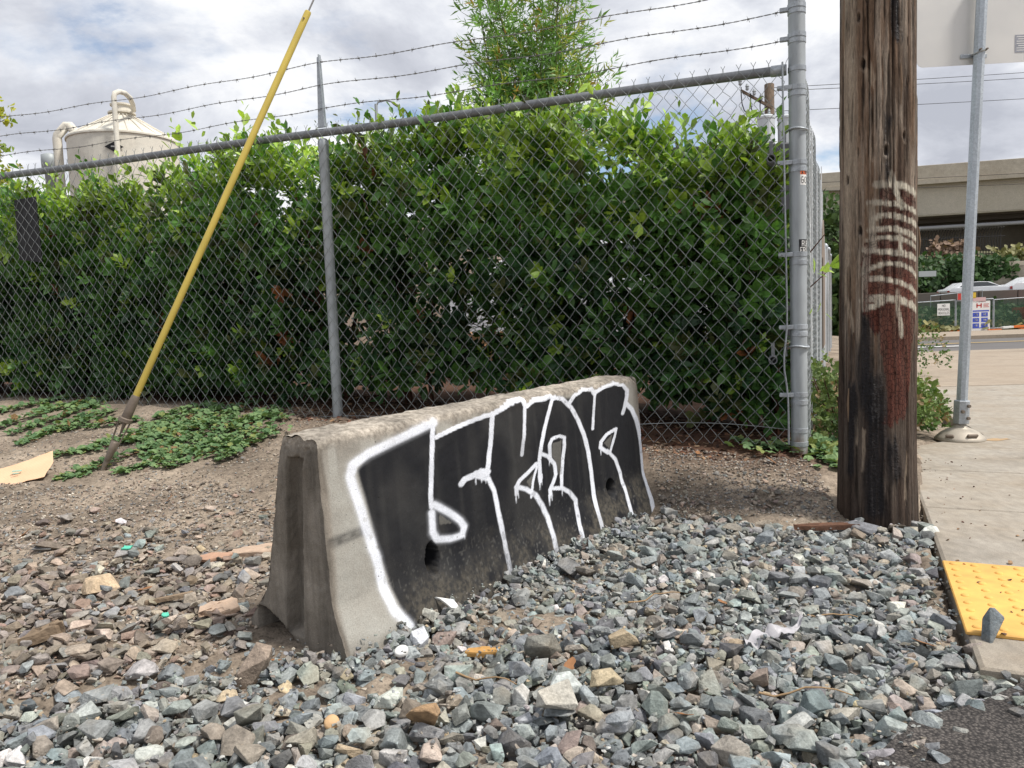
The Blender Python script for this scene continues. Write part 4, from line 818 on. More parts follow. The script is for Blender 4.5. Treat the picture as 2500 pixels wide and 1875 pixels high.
def shrub(t0, off, rad, seed, label, ns=980):
    rg = np.random.default_rng(seed); c = fence_pt(t0, off, 0); gz = float(ground_z(np.array([c[0]]), np.array([c[1]]))[0])
    root = thing('hedge_shrub', (c[0], c[1], gz), label, 'shrub', 'evergreen hedge shrubs behind the fence')
    d3 = np.array([*FD, 0]); n3 = np.array([*FN, 0])
    # stems
    b = MB(); tips = []
    for k in range(3):
        a = rg.uniform(0, 6.28); q = c + d3 * .10 * math.cos(a) + n3 * .08 * math.sin(a); e = c + d3 * rad * .75 * math.cos(a + .3) + n3 * .3 * math.sin(a) ; ztop = hedge_top(t0) - .25
        zs = np.linspace(gz - .05, ztop, 7); f = (zs - zs[0]) / (zs[-1] - zs[0])
        P = np.stack([q[0] + (e[0] - q[0]) * f ** 1.3 + .03 * np.sin(zs * 5 + k), q[1] + (e[1] - q[1]) * f ** 1.3 + .02 * np.cos(zs * 6 + k), zs], 1)
        b.tube(P, np.linspace(.017, .006, 7) * rg.uniform(.8, 1.25), 6)
        for j in range(5):
            i = rg.integers(2, 6); dd = d3 * rg.normal(0, 1) - n3 * rg.uniform(-.3, 1.) + np.array([0, 0, rg.uniform(.3, .9)]); dd /= np.linalg.norm(dd)
            b.tube([P[i], P[i] + dd * .12, P[i] + dd * .26 + np.array([0, 0, .04])], [.006, .0045, .0025], 5)
    b.build('stems', M_STEM, root, True)
    # shoots spread through the crown, denser towards its skin
    u = rg.uniform(-1, 1, ns); zz = np.where(rg.uniform(0, 1, ns) < .14, rg.uniform(0, .25, ns), rg.uniform(0, 1, ns) ** .9); dep = rg.uniform(0, 1, ns)
    tt = t0 + u * rad * 1.12; ztop = hedge_top(tt) + .11 * fbm(tt * 3.2, np.full(ns, 1.7), 0, 2, 3)
    zlo = gz + .03 + .06 * (tt < 2.9) + .10 * np.abs(vnoise(tt * 3, seed, 0, 4)); z = zlo + (ztop - zlo) * zz
    thick = .50 * (1 - .45 * np.clip((zz - .75) / .25, 0, 1)) * (1 - .25 * np.clip((.2 - zz) / .2, 0, 1))
    front = .16 + .17 * fbm(tt * 2.6, z * 2.6, 0, 55, 3)
    o = front + dep ** 1.5 * thick * 1.7
    P = np.stack([FC[0] + FD[0] * tt + FN[0] * o, FC[1] + FD[1] * tt + FN[1] * o, z], 1)
    hole = fbm(tt * 2.2, z * 2.6, 0, 91, 3) ; inside = (P[:, 0] - FC[0]) * SD[1] - (P[:, 1] - FC[1]) * SD[0] < -.13; keep = inside & (hole + .55 * zz + .25 * rg.uniform(-1, 1, ns) > -.40 + .20 * (zz < .38) * (tt < 2.9)); P = P[keep]; dep = dep[keep]; zk = zz[keep]; tt = tt[keep]
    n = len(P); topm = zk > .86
    D = -n3 * (1.0 - 1.2 * dep)[:, None] + rg.normal(0, .55, (n, 3)) + np.array([0, 0, 1.]) * (.35 + 1.3 * topm[:, None]) + d3 * rg.normal(0, .4, (n, 1))
    L = np.where(topm, .15 + .16 * (rg.uniform(0, 1, n) < .22), .10) * rg.uniform(.7, 1.3, n)
    base, d, nn, ll, idx = shoots(rg, P, D, 10, L, .088)
    cs = DARK + (MID - DARK) * np.clip(rg.normal(.35, .3, n), 0, 1)[:, None]
    new_backlit = (topm & (rg.uniform(0, 1, n) < .7)) | (rg.uniform(0, 1, n) < .045) | ((zk > .68) & (rg.uniform(0, 1, n) < .18)); half = (zk > .58 - .15 * (tt < .9)) & ~new_backlit  # young growth plus painted backlight: lighter, yellower leaves up high and near the corner
    cs[new_backlit] = MID + (NEW_BACKLIT - MID) * rg.uniform(.35, 1., (new_backlit.sum(), 1)); cs[half] = cs[half] * .5 + MID * .75
    ol = rg.uniform(0, 1, n) < .06; cs[ol] = OLIVE; rs = rg.uniform(0, 1, n) < .003; cs[rs] = RUST
    cs *= (1 + .35 * fbm(tt * 2.3, z[keep] * 2.3, 0, 57, 2))[:, None]; cl = cs[idx] * rg.uniform(.7, 1.35, (len(idx), 1))
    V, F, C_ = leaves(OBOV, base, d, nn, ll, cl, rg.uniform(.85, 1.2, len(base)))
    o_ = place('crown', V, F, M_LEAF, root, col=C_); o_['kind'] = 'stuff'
    return root
SHR = [(.08, .45, .34, 'light green hedge shrub right behind the corner post of the fence'), (.42, .55, .42, 'hedge shrub second from the corner post with sky above it'), (1.05, .5, .45, 'hedge shrub under the bamboo, third from the corner post'), (1.75, .55, .45, 'tall hedge shrub behind the barrier with red stems showing'), (2.4, .5, .45, 'hedge shrub just right of the middle fence post'), (3.05, .55, .45, 'hedge shrub just left of the middle fence post'), (3.7, .5, .45, 'dense dark hedge shrub behind the yellow guy guard'), (4.35, .55, .45, 'hedge shrub left of the yellow guard in front of the silo'), (5.05, .5, .45, 'low topped hedge shrub under the silo beside the black board'), (5.75, .55, .5, 'hedge shrub at the left edge of the photo behind the black board'), (6.5, .55, .45, 'hedge shrub beyond the left edge of the view')]
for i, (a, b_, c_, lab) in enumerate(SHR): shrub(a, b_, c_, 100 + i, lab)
# sprig poking out through the side fence
def sprig(loc, D, seed, label, nl=9, ln=.09):
    rg = np.random.default_rng(seed); P = np.array([loc]); base, d, nn, ll, idx = shoots(rg, P, np.array([D]), nl, .12, ln); cl = MID + (NEW_BACKLIT - MID) * rg.uniform(.4, 1, (len(base), 1))
    V, F, C_ = leaves(OBOV, base, d, nn, ll, cl); o = place('leafy_sprig', V, F, M_LEAF, None, loc, col=C_); tag(o, label, 'sprig', 'sprigs growing through the slatted fence')
sprig((1.68, 4.26, 1.08), (.8, -.35, .35), 5, 'bright green sprig poking out of the white slatted fence at mid height')
sprig((1.62, 4.18, .86), (.7, -.5, .1), 6, 'dark green sprig low on the white slatted fence', 4, .06)

def bamboo():
    rg = np.random.default_rng(9); c = np.array([.22, 7.0]); gz = float(ground_z(c[:1], c[1:])[0])
    root = thing('bamboo_clump', (c[0], c[1], gz), 'feathery bamboo clump rising above the hedge against the sky', 'bamboo')
    b = MB(); P_, D_, top = [], [], []
    for k in range(24):
        x0 = c[0] + rg.normal(0, .16); y0 = c[1] + rg.normal(0, .2); lean = rg.uniform(-.75, .95); H_ = rg.uniform(2.9, 4.3) if abs(lean) < .55 else rg.uniform(2.5, 3.2)
        zs = np.linspace(gz, H_, 12); f = (zs - gz) / (4.0); P = np.stack([x0 + lean * f ** 1.6 + .02 * np.sin(zs * 4 + k), y0 + rg.uniform(-.3, .3) * f, zs], 1); b.tube(P, np.linspace(.011, .003, 12), 5)
        for j in range(150):
            q = rg.uniform(.42, 1.) ; i = q * 11; i0 = min(int(i), 10); pp = P[i0] + (P[i0 + 1] - P[i0]) * (i - i0); a = rg.uniform(0, 6.28); dd = np.array([math.cos(a), math.sin(a), rg.uniform(.1, .9)]); ln = rg.uniform(.06, .26)
            dd /= np.linalg.norm(dd); P_.append(pp + dd * ln); D_.append(dd + np.array([0, 0, .2])); top.append(k)
            if j % 3 == 0: b.tube([pp, pp + dd * ln], [.003, .0015], 4)
    b.build('canes', M_STEMG, root, True); P_ = np.array(P_); D_ = np.array(D_); top = np.array(top); n = len(P_)
    base, d, nn, ll, idx = shoots(rg, P_, D_, 7, .10, .085, (.35, .9)); d[:, 2] -= .15
    cs = np.array([.155, .29, .075]) * rg.uniform(.55, 1.5, (n, 1)); yel = rg.uniform(0, 1, n) < .10 + .22 * (P_[:, 0] > c[0] + .25); cs[yel] = np.array([.32, .34, .07]) * rg.uniform(.8, 1.3, (yel.sum(), 1)); og = rg.uniform(0, 1, n) < .03; cs[og] = (.40, .25, .06)
    V, F, C_ = leaves(LANC, base, d, nn, ll * rg.uniform(.8, 1.3, len(ll)), cs[idx], 1.25); o = place('crown', V, F, M_LEAF2, root, col=C_); o['kind'] = 'stuff'
bamboo()
def ginkgo():
    rg = np.random.default_rng(4); root = thing('yellow_tree', (-7.1, 10.2, .4), 'yellow leaved young tree at the left edge of the view', 'tree')
    b = MB(); b.tube([(-7.1, 10.2, .3), (-7.05, 10.2, 2), (-7.03, 10.2, 4.2)], [.07, .055, .02], 8); P_, D_ = [], []
    for k in range(70):
        z = rg.uniform(1.6, 4.2); a = rg.uniform(0, 6.28); ln = rg.uniform(.3, .92) * (1 - .35 * (z - 1.6) / 2.6); e = np.array([-7.03 + ln * math.cos(a), 10.2 + ln * math.sin(a), z + .25 * ln]); b.tube([(-7.03, 10.2, z - .1), e], [.012, .004], 5)
        for j in range(22): q = rg.uniform(.25, 1.1); P_.append(np.array([-7.03, 10.2, z - .1]) * (1 - q) + e * q + rg.normal(0, .06, 3)); D_.append(rg.normal(0, 1, 3) + np.array([0, 0, .3]))
    b.build('trunk', M_STEM, root, True); P_ = np.array(P_); D_ = np.array(D_); base, d, nn, ll, idx = shoots(rg, P_, D_, 5, .05, .075)
    cs = np.array([.42, .42, .06]) * rg.uniform(.6, 1.25, (len(P_), 1)) * np.where(rg.uniform(0, 1, (len(P_), 1)) < .3, np.array([[.6, .85, .8]]), 1.)
    V, F, C_ = leaves(FAN, base, d, nn, ll, cs[idx]); o = place('crown', V, F, M_GINK, root, col=C_); o['kind'] = 'stuff'
ginkgo()

# creeping ground cover on the bank: runners clothed in round lobed leaves
def zg(P): return ground_z(P[:, 0], P[:, 1])
def creeper(name, lines, seed, label, dens=260, width=.05, size=.038, cols=((.085, .165, .07), (.19, .285, .12))):
    rg = np.random.default_rng(seed); PP, DD = [], []; b = MB()
    for ln in lines:
        if len(ln) < 2: continue
        P = np.array(ln, float); L = np.linalg.norm(np.diff(P, axis=0), axis=1).sum(); n = int(dens * L)
        cum = np.concatenate([[0], np.cumsum(np.linalg.norm(np.diff(P, axis=0), axis=1))]); q = rg.uniform(0, cum[-1], n); x = np.interp(q, cum, P[:, 0]); y = np.interp(q, cum, P[:, 1]); f = q / cum[-1]
        wv = .02 * np.sin(q * 9 + seed); tdir = (P[-1] - P[0]) / np.linalg.norm(P[-1] - P[0]); nd = np.array([-tdir[1], tdir[0]]); ofs = rg.normal(0, 1, n) * width * (1 - .35 * f) + wv
        X = np.stack([x + nd[0] * ofs, y + nd[1] * ofs], 1); z = zg(X) + .012 + rg.uniform(0, .022, n) * (1 - .5 * f); PP.append(np.column_stack([X, z])); DD.append(np.column_stack([np.tile(tdir, (n, 1)) * .4 + rg.normal(0, .8, (n, 2)), rg.uniform(.0, .35, n)]))
        m = np.linspace(0, cum[-1], 12); S_ = np.stack([np.interp(m, cum, P[:, 0]) + nd[0] * .02 * np.sin(m * 9 + seed), np.interp(m, cum, P[:, 1]) + nd[1] * .02 * np.sin(m * 9 + seed)], 1); b.tube(np.column_stack([S_, zg(S_) + .012]), .0028, 5)
    P = np.concatenate(PP); D = np.concatenate(DD); n = len(P); nn = unit(np.array([0, -.25, 1.]) + rg.normal(0, .28, (n, 3))); c0, c1 = map(np.array, cols)
    col = c0 + (c1 - c0) * rg.uniform(0, 1, (n, 1)) ** 1.3; yy = rg.uniform(0, 1, n) < .10; col[yy] = (.21, .25, .08); yb = rg.uniform(0, 1, n) < .03; col[yb] = (.24, .15, .07)
    V, F, C_ = leaves(ROUND, P, D, nn, size * rg.uniform(.55, 1.2, n), col)
    root = thing(name, tuple(P.mean(0) - np.array([0, 0, .02])), label, 'ground cover'); o = place('leaves', V, F, M_GC, root, col=C_); o['kind'] = 'stuff'; b.build('runners', M_STEM, root, True)['kind'] = 'stuff'; return root
LEFT = [v for v in VINES if v and np.mean([p[0] for p in v]) < -2.5]; RIGHT = [v for v in VINES if v and np.mean([p[0] for p in v]) >= -2.5]
creeper('creeping_plant', RIGHT, 1, 'green creeping plant spreading down the bank beside the yellow guard', 270, .038, .040)
creeper('creeping_plant', LEFT, 2, 'green creeping plant at the left end of the fence foot above the cardboard', 270, .038, .040)
creeper('creeping_plant', [[(1.42, 4.02), (1.30, 3.97)], [(1.40, 3.98), (1.36, 3.88)], [(1.15, 4.08), (1.3, 4.0)]], 3, 'small lobed creeper sprouting at the foot of the corner post', 170, .05, .05)
creeper('creeping_plant', [[(1.56, 4.05), (1.62, 3.72)], [(1.62, 4.2), (1.72, 3.75)], [(1.72, 4.4), (1.85, 4.0)]], 4, 'dark lobed creeper between the corner post and the utility pole', 330, .07, .055)
# leafy shrubs in the bed between side fence and pavement
def bed_bush(c, r, h, n, seed, label, col0, col1):
    rg = np.random.default_rng(seed); gz = float(ground_z(np.array([c[0]]), np.array([c[1]]))[0]); root = thing('low_bush', (c[0], c[1], gz), label, 'bush', 'bushes in the bed beside the pavement')
    a = rg.uniform(0, 6.28, n); q = np.sqrt(rg.uniform(0, 1, n)); hh = rg.uniform(0, 1, n); P = np.stack([c[0] + r[0] * q * np.cos(a), c[1] + r[1] * q * np.sin(a), gz + .02 + h * hh * np.sqrt(np.clip(1 - .8 * q ** 2, .05, 1))], 1)
    D = rg.normal(0, .6, (n, 3)) + np.stack([np.cos(a), np.sin(a), np.full(n, .7)], 1) * .6; base, d, nn, ll, idx = shoots(rg, P, D, 6, .08, .042); cs = np.array(col0) + (np.array(col1) - np.array(col0)) * (rg.uniform(0, 1, (n, 1)) * .6 + .4 * hh[:, None]); br = rg.uniform(0, 1, n) < .12; cs[br] = (.26, .19, .10)
    V, F, C_ = leaves(OBOV, base, d, nn, ll, cs[idx], 1.5); o = place('crown', V, F, M_GC, root, col=C_); o['kind'] = 'stuff'; b = MB()
    for k in range(16): a_ = rg.uniform(0, 6.28); b.tube([(c[0], c[1], gz - .02), (c[0] + r[0] * .6 * math.cos(a_), c[1] + r[1] * .6 * math.sin(a_), gz + h * .8)], [.006, .003], 5)
    b.build('stems', M_STEM, root, True)
bed_bush((1.98, 4.6), (.28, .4), .48, 420, 31, 'green and straw coloured bush beside the white slats left of the utility pole', (.05, .11, .035), (.17, .22, .07))
bed_bush((2.62, 5.35), (.34, .36), .34, 430, 32, 'low trailing bush between the utility pole and the signpost', (.05, .12, .03), (.18, .24, .07))
bed_bush((3.0, 6.2), (.36, .6), .30, 480, 33, 'spreading bush behind the signpost base along the pavement edge', (.05, .11, .03), (.2, .25, .08))
bed_bush((2.4, 5.6), (.3, .5), .4, 340, 34, 'bush against the far part of the white slatted fence', (.04, .09, .03), (.12, .18, .05))
bed_bush((5.2, 10.4), (.5, .9), .7, 300, 35, 'far bush where the slatted fence ends by the driveway', (.04, .09, .03), (.13, .2, .05))
# ---------------------------------------------------------------- stones
def stone_template(rg, npt, bev):
    bm = bmesh.new(); P = rg.normal(0, 1, (npt, 3)); P /= np.linalg.norm(P, axis=1)[:, None]; P = np.sign(P) * np.abs(P) ** .75
    # flatten a few sides as if split along planes
    for k in range(3):
        n = rg.normal(0, 1, 3); n /= np.linalg.norm(n); h = rg.uniform(.45, .75); d = P @ n; P = P - np.clip(d - h, 0, None)[:, None] * n
    P /= np.abs(P).max(0); vs_ = [bm.verts.new(p) for p in P]; r = bmesh.ops.convex_hull(bm, input=vs_); bmesh.ops.delete(bm, geom=list({g_ for g_ in r['geom_interior'] + r['geom_unused'] if isinstance(g_, bmesh.types.BMVert)}), context='VERTS')
    bmesh.ops.dissolve_limit(bm, angle_limit=.22, verts=bm.verts[:], edges=bm.edges[:])
    if bev: bmesh.ops.bevel(bm, geom=bm.edges[:], offset=bev, segments=1, affect='EDGES', clamp_overlap=True)
    bmesh.ops.triangulate(bm, faces=bm.faces[:]); bm.normal_update(); bm.verts.index_update()
    V = np.array([v.co[:] for v in bm.verts]); F = np.array([[v.index for v in f.verts] for f in bm.faces]); bm.free(); return V, F
_rg = np.random.default_rng(77)
TPL = [stone_template(_rg, int(_rg.integers(12, 19)), .045) for _ in range(30)]
TPS = [stone_template(_rg, int(_rg.integers(8, 11)), 0) for _ in range(16)]
def make_stone(name, src):
    m = Mat(name, .82, 0, .35); v = m.coord('World'); a = m.noise(26, 6, .65, v); b = m.noise(140, 5, .65, v); c = m.noise(7, 3, .5, v)
    if src == 'obj': k = m.n('ObjectInfo'); base = k.outputs['Color']
    else: base = m.attr('col')
    col = m.mix(1., base, m.ramp(a, [(.28, .5), (.5, 1.), (.74, 1.5)]), 'MULTIPLY'); col = m.mix(1., col, m.ramp(b, [(.3, .75), (.7, 1.28)]), 'MULTIPLY')
    col = m.mix(m.ramp(c, [(.52, 0.), (.75, .55)]), col, m.mix(1., (.36, .30, .22), m.ramp(b, [(.3, .7), (.7, 1.2)]), 'MULTIPLY'))
    vein = m.ramp(m.voro(38, m.coord('World', (1, .6, 1.3)), 'DISTANCE_TO_EDGE'), [(.0, 1.), (.018, 0.)]); col = m.mix(m.math('MULTIPLY', vein, m.ramp(a, [(.55, 0.), (.62, .35)])), col, (.5, .5, .47))
    m.color(col); m.bump(m.mix(.45, a, b), .75, .012); return m.m
M_STONE_O = make_stone('ballast_stone', 'obj'); M_STONE_A = make_stone('ballast_mass', 'attr')
PAL = 1.28 * np.array([(.165, .195, .20), (.20, .225, .225), (.145, .165, .175), (.19, .20, .19), (.115, .12, .125), (.24, .25, .235), (.22, .19, .155), (.30, .25, .185), (.175, .135, .105), (.40, .40, .37), (.17, .19, .165), (.26, .22, .18), (.36, .26, .14)])
PAL = PAL * .68 + .32 * PAL.mean(1, keepdims=True) * np.array([1.0, 1.0, .97])
PW = np.array([17, 16, 14, 12, 9, 9, 6, 3.5, 3.5, 3, 8, 5, .6]); PW = PW / PW.sum()
PALB = 1.22 * np.array([(.21, .165, .13), (.17, .14, .115), (.27, .215, .165), (.19, .175, .16), (.15, .15, .15), (.33, .27, .21), (.25, .165, .12), (.40, .36, .29), (.19, .205, .205)]); PALB = PALB * .75 + .25 * PALB.mean(1, keepdims=True) * np.array([1.06, 1., .93]); PWB = np.array([17, 15, 12, 11, 5, 6, 5, 2, 3.5]); PWB /= PWB.sum()
NAMES_A = ['blue grey', 'pale blue grey', 'slate grey', 'grey', 'charcoal', 'light grey', 'taupe', 'tan', 'brown', 'whitish', 'green grey', 'beige grey', 'rusty']
NAMES_B = ['brown', 'dark brown', 'light brown', 'brown grey', 'dark grey', 'tan', 'reddish', 'cream', 'cool grey']
class Field:
    def __init__(s, x0, x1, y0, y1, res=.007):
        s.x0, s.y0, s.res = x0, y0, res; s.nx = int((x1 - x0) / res); s.ny = int((y1 - y0) / res)
        X, Y = np.meshgrid(x0 + np.arange(s.nx) * res, y0 + np.arange(s.ny) * res, indexing='ij'); s.H = ground_z(X, Y) - bed_drop(X, Y)
        d = np.stack([X - BB[0], Y - BB[1]], -1); sa = d @ Ba[:2]; sw = d @ (Bn[:2] / np.linalg.norm(Bn[:2]))
        inb = (sa > .0) & (sa < BL) & (np.abs(sw) < .135); s.H[inb] = 5; r = np.hypot(X - PC[0], Y - PC[1]) < PR + .005; s.H[r] = 5
        s.blocked = inb | r; s.paved = (side_of_edge(X, Y) > .012) & ((X - EDGE_P[0]) * EDGE_D[0] + (Y - EDGE_P[1]) * EDGE_D[1] > -1.53)
    def fit(s, x, y, a, b, c, yaw):
        R = max(a, b); k = int(R / s.res) + 1; i = int((x - s.x0) / s.res); j = int((y - s.y0) / s.res)
        if i - k < 0 or j - k < 0 or i + k >= s.nx or j + k >= s.ny: return None
        g_ = (np.arange(-k, k + 1)) * s.res; gx, gy = np.meshgrid(g_, g_, indexing='ij'); cx, sx = math.cos(yaw), math.sin(yaw); u = (gx * cx + gy * sx) / a; v = (-gx * sx + gy * cx) / b; r2 = u * u + v * v; m = r2 < .85
        if not m.any(): return None
        lens = c * np.sqrt(np.clip(1 - r2, 0, 1)); h = s.H[i - k:i + k + 1, j - k:j + k + 1]
        q = (h + lens * .9)[m]; z = np.partition(q, int(len(q) * .62))[int(len(q) * .62)]
        if h[m].max() > 3: return None
        gxs = (h * gx * m).sum() / ((gx * gx * m).sum() + 1e-9); gys = (h * gy * m).sum() / ((gy * gy * m).sum() + 1e-9)
        return z, (i, j, k, m, lens), np.clip(gxs, -.7, .7), np.clip(gys, -.7, .7)
    def put(s, z, info):
        i, j, k, m, lens = info; h = s.H[i - k:i + k + 1, j - k:j + k + 1]; h[m] = np.maximum(h[m], (z + lens * .85)[m])
def rot_from(yaw, sx, sy, tilt, rg):
    n = Vector((-sx, -sy, 1)).normalized(); q = n.to_track_quat('Z', 'Y').to_matrix(); return q @ Matrix.Rotation(rg.normal(0, tilt), 3, 'X') @ Matrix.Rotation(rg.normal(0, tilt), 3, 'Y') @ Matrix.Rotation(yaw, 3, 'Z')
fld = Field(-3.6, 2.3, 1.12, 4.6)
def sample_in(poly, rg, n):
    P = np.array(poly); lo, hi = P.min(0), P.max(0); out_ = []
    while len(out_) < n:
        q = rg.uniform(lo, hi, (n * 2, 2)); q = q[in_poly(q[:, 0], q[:, 1], poly)]; out_ += list(q)
    return np.array(out_[:n])
STONES = []      # (x, y, z, size, R, tpl, colour)
def pour(poly, n, smin, smax, pal, pw, rg, cand=4, flat=(.42, .8), big=False, tpl=TPL, tilt=.22, feather=0.):
    Q = sample_in(poly, rg, n * cand).reshape(n, cand, 2); yaws = rg.uniform(0, 6.28, n); sz = np.exp(rg.normal(math.log((smin + smax) / 2) - .05, .28, n)).clip(smin, smax)
    edge = np.array(list(poly) + [poly[0]])
    for i in range(n):
        a = sz[i] / 2; b = a * rg.uniform(.6, .95); c = a * rg.uniform(*flat); best = None
        for q in Q[i]:
            f = fld.fit(q[0], q[1], a, b, c, yaws[i])
            if f and (best is None or f[0] < best[1][0]): best = (q, f)
        if best is None: continue
        q, (z, info, gx, gy) = best; gi = info[0], info[1]
        if fld.paved[gi]: continue
        fld.put(z, info); ci = rg.choice(len(pal), p=pw); col = pal[ci] * rg.uniform(.72, 1.28) * (1 + rg.normal(0, .03, 3))
        STONES.append([q[0], q[1], z - .002, (a, b, c), rot_from(yaws[i], gx * .8, gy * .8, tilt, rg), int(rg.integers(len(tpl))), col, tpl, (NAMES_B if pal is PALB else NAMES_A)[ci]])
rgs = np.random.default_rng(5)
BACKED = [(1.115, 3.235), (1.0, 3.42), (.85, 3.45)]
pour(BALLAST, 2600, .022, .056, PAL, PW, rgs); pour(BALLAST, 1700, .010, .024, PAL, PW, rgs, 2); pour(BALLAST, 2300, .022, .062, PAL, PW, rgs, 5, (.35, .7))
pour(BALLAST, 260, .05, .086, PAL, PW, rgs, 3, (.35, .65)); pour(BALLAST, 1900, .008, .022, PAL, PW, rgs, 2)
NEARL = [(-1.5, 1.84), (-.83, 2.12), (-.62, 2.0), (-.45, 2.0), (-.2, 1.9), (.2, 1.5), (-.6, 1.2), (-1.2, 1.2)]
pour(MIXED, 2000, .014, .042, PALB, PWB, rgs, 3, (.25, .5)); pour(MIXED, 430, .03, .066, PALB, PWB, rgs, 3, (.3, .55)); pour(MIXED, 70, .03, .07, PAL, PW, rgs, 3, (.35, .65))
NECK = [(.66, 3.45), (1.3, 3.25), (1.45, 3.5), (1.25, 3.8), (.75, 3.95)]
pour(NECK, 240, .012, .035, PALB, PWB, rgs, 2, (.35, .65)); pour([(-.95, 3.0), (-.75, 2.35), (-.3, 2.9), (.1, 3.55), (-.6, 3.5)], 120, .012, .03, PALB, PWB, rgs, 2, (.35, .65))
FOOT = [(-.80, 2.10), (-.66, 1.90), (-.40, 1.86), (-.22, 2.12), (.62, 3.28), (.50, 3.36), (-.33, 2.22), (-.46, 2.02), (-.60, 2.0)]
pour(FOOT, 420, .016, .055, PAL, PW, rgs, 2, (.4, .75)); pour(FOOT, 260, .010, .024, PAL, PW, rgs, 1)
pour([(-1.15, 1.8), (-.5, 1.75), (.3, 1.72), (.85, 1.66), (.8, 1.4), (.3, 1.35), (-.6, 1.35), (-1.2, 1.5)], 120, .045, .08, PAL, PW, rgs, 3, (.38, .7))
EXT_M = [(-3.4, 3.9), (-1.9, 2.3), (-1.5, 1.85), (-2.3, 1.6), (-3.4, 2.8)]; pour(EXT_M, 650, .014, .05, PALB, PWB, rgs, 2, (.3, .55))
pour([(-1.48, 1.87), (-1.05, 1.25), (-2.0, 1.2), (-2.2, 1.75)], 480, .018, .06, PAL, PW, rgs, 2)
# stray stones on the tarmac corner and the pavement edge
pour([(1.2, 1.95), (1.0, 1.62), (.85, 1.5), (1.2, 1.4), (1.6, 1.8)], 34, .012, .045, PAL, PW, rgs, 1)
pour([(-3.1, 4.2), (-2.0, 3.8), (-1.1, 3.5), (-.9, 4.0), (-1.2, 4.4), (-2.3, 4.3)], 260, .01, .03, PALB, PWB, rgs, 1, (.35, .6))
# which stones show largest: uncovered and near
vis = []
for i, s_ in enumerate(STONES):
    gi = int((s_[0] - fld.x0) / fld.res), int((s_[1] - fld.y0) / fld.res); cover = fld.H[gi] - (s_[2] + s_[3][2] * .85)
    d_ = math.hypot(s_[0], s_[1]); inview = abs(s_[0] / s_[1] + .0) < .72 and s_[1] > 1.45
    vis.append((s_[3][0] + s_[3][1]) / d_ if cover < .006 and inview else 0)
order = np.argsort(vis)[::-1]; single = set(int(i) for i in order[:300])
single_me = {}
# a label for each single stone: its look, the nearest thing one can find, and its rank from the left among its like there
MARKS = {'under the barrier end notch': (-.62, 1.95), 'below the middle of the graffiti': (.0, 2.38), 'at the far end of the barrier': (.6, 3.3), 'near the utility pole foot': (1.35, 2.95), 'beside the yellow plate': (1.15, 2.2), 'beside the tarmac corner': (.9, 1.68), 'around the round orange pebble': (-.43, 1.65), 'by the white bottle cap': (-.25, 1.93), 'beside the grey plastic strip': (.70, 2.06), 'around the cream blocky stone': (.2, 1.79), 'by the driftwood chunk': (-1.3, 2.1), 'below the pale tan rock': (-1.35, 2.4), 'in the bottom left corner': (-1.0, 1.55), 'at the bottom edge in the middle': (.1, 1.5), 'at bottom edge left of middle': (-.4, 1.48), 'at bottom edge by tarmac': (.6, 1.5), 'in the mid right ballast': (.55, 2.5), 'between pole and plastic strip': (1.0, 2.55)}
ORD = ['leftmost', 'second', 'third', 'fourth', 'fifth', 'sixth', 'seventh', 'eighth', 'ninth', 'tenth', 'eleventh', 'twelfth', 'thirteenth', 'fourteenth', 'fifteenth', 'sixteenth', 'seventeenth', 'eighteenth', 'nineteenth', 'twentieth']
_keys = {}
for i in single:
    s_ = STONES[i]; a, b, c = s_[3]; shp = 'long' if b / a < .68 else 'flat' if c / a < .47 else 'chunky' if c / a > .64 else 'angular'
    mk = min(MARKS, key=lambda k_: math.hypot(MARKS[k_][0] - s_[0], MARKS[k_][1] - s_[1])); _keys.setdefault((s_[8], shp, mk), []).append(i)
STONE_LABEL = {}
for (cn, shp, mk), ids in _keys.items():
    ids.sort(key=lambda i: STONES[i][0] / STONES[i][1])
    for r_, i in enumerate(ids): STONE_LABEL[i] = f'{shp} {cn} stone {mk}' if len(ids) == 1 else f"{ORD[min(r_, 19)]}{'' if r_ == 0 else ' from left'} of the {shp} {cn} stones {mk}"
Vs, Fs, Cs, n = [], [], [], 0
for i, (x, y, z, (a, b, c), R_, ti, col, tpl, _cn) in enumerate(STONES):
    tv, tf = tpl[ti]
    if i in single:
        key = (id(tpl), ti)
        if key not in single_me: single_me[key] = mesh_data('ballast_stone', tv, tf.astype(int), M_STONE_O)
        if len(STONE_LABEL[i].split()) > 16: STONE_LABEL[i] = STONE_LABEL[i].replace(' of the ', ' of ', 1).replace(' the ', ' ')
        o = link('ballast_stone', single_me[key]); o.matrix_world = Matrix.Translation((x, y, z)) @ R_.to_4x4() @ Matrix.Diagonal((a, b, c, 1)); o.color = (*np.clip(col, .02, .8), 1)
        tag(o, STONE_LABEL[i], 'stone', 'crushed stones of the ballast bed')
    else:
        V = (tv * np.array([a, b, c])) @ np.array(R_).T + np.array([x, y, z]); Vs.append(V); Fs.append(tf + n); n += len(V); Cs.append(np.tile(col, (len(V), 1)))
o = link('gravel', mesh_data('gravel', np.concatenate(Vs), np.concatenate(Fs), M_STONE_A, False, np.concatenate(Cs))); tag(o, 'bed of grey and brown crushed ballast gravel', 'gravel', kind='stuff')

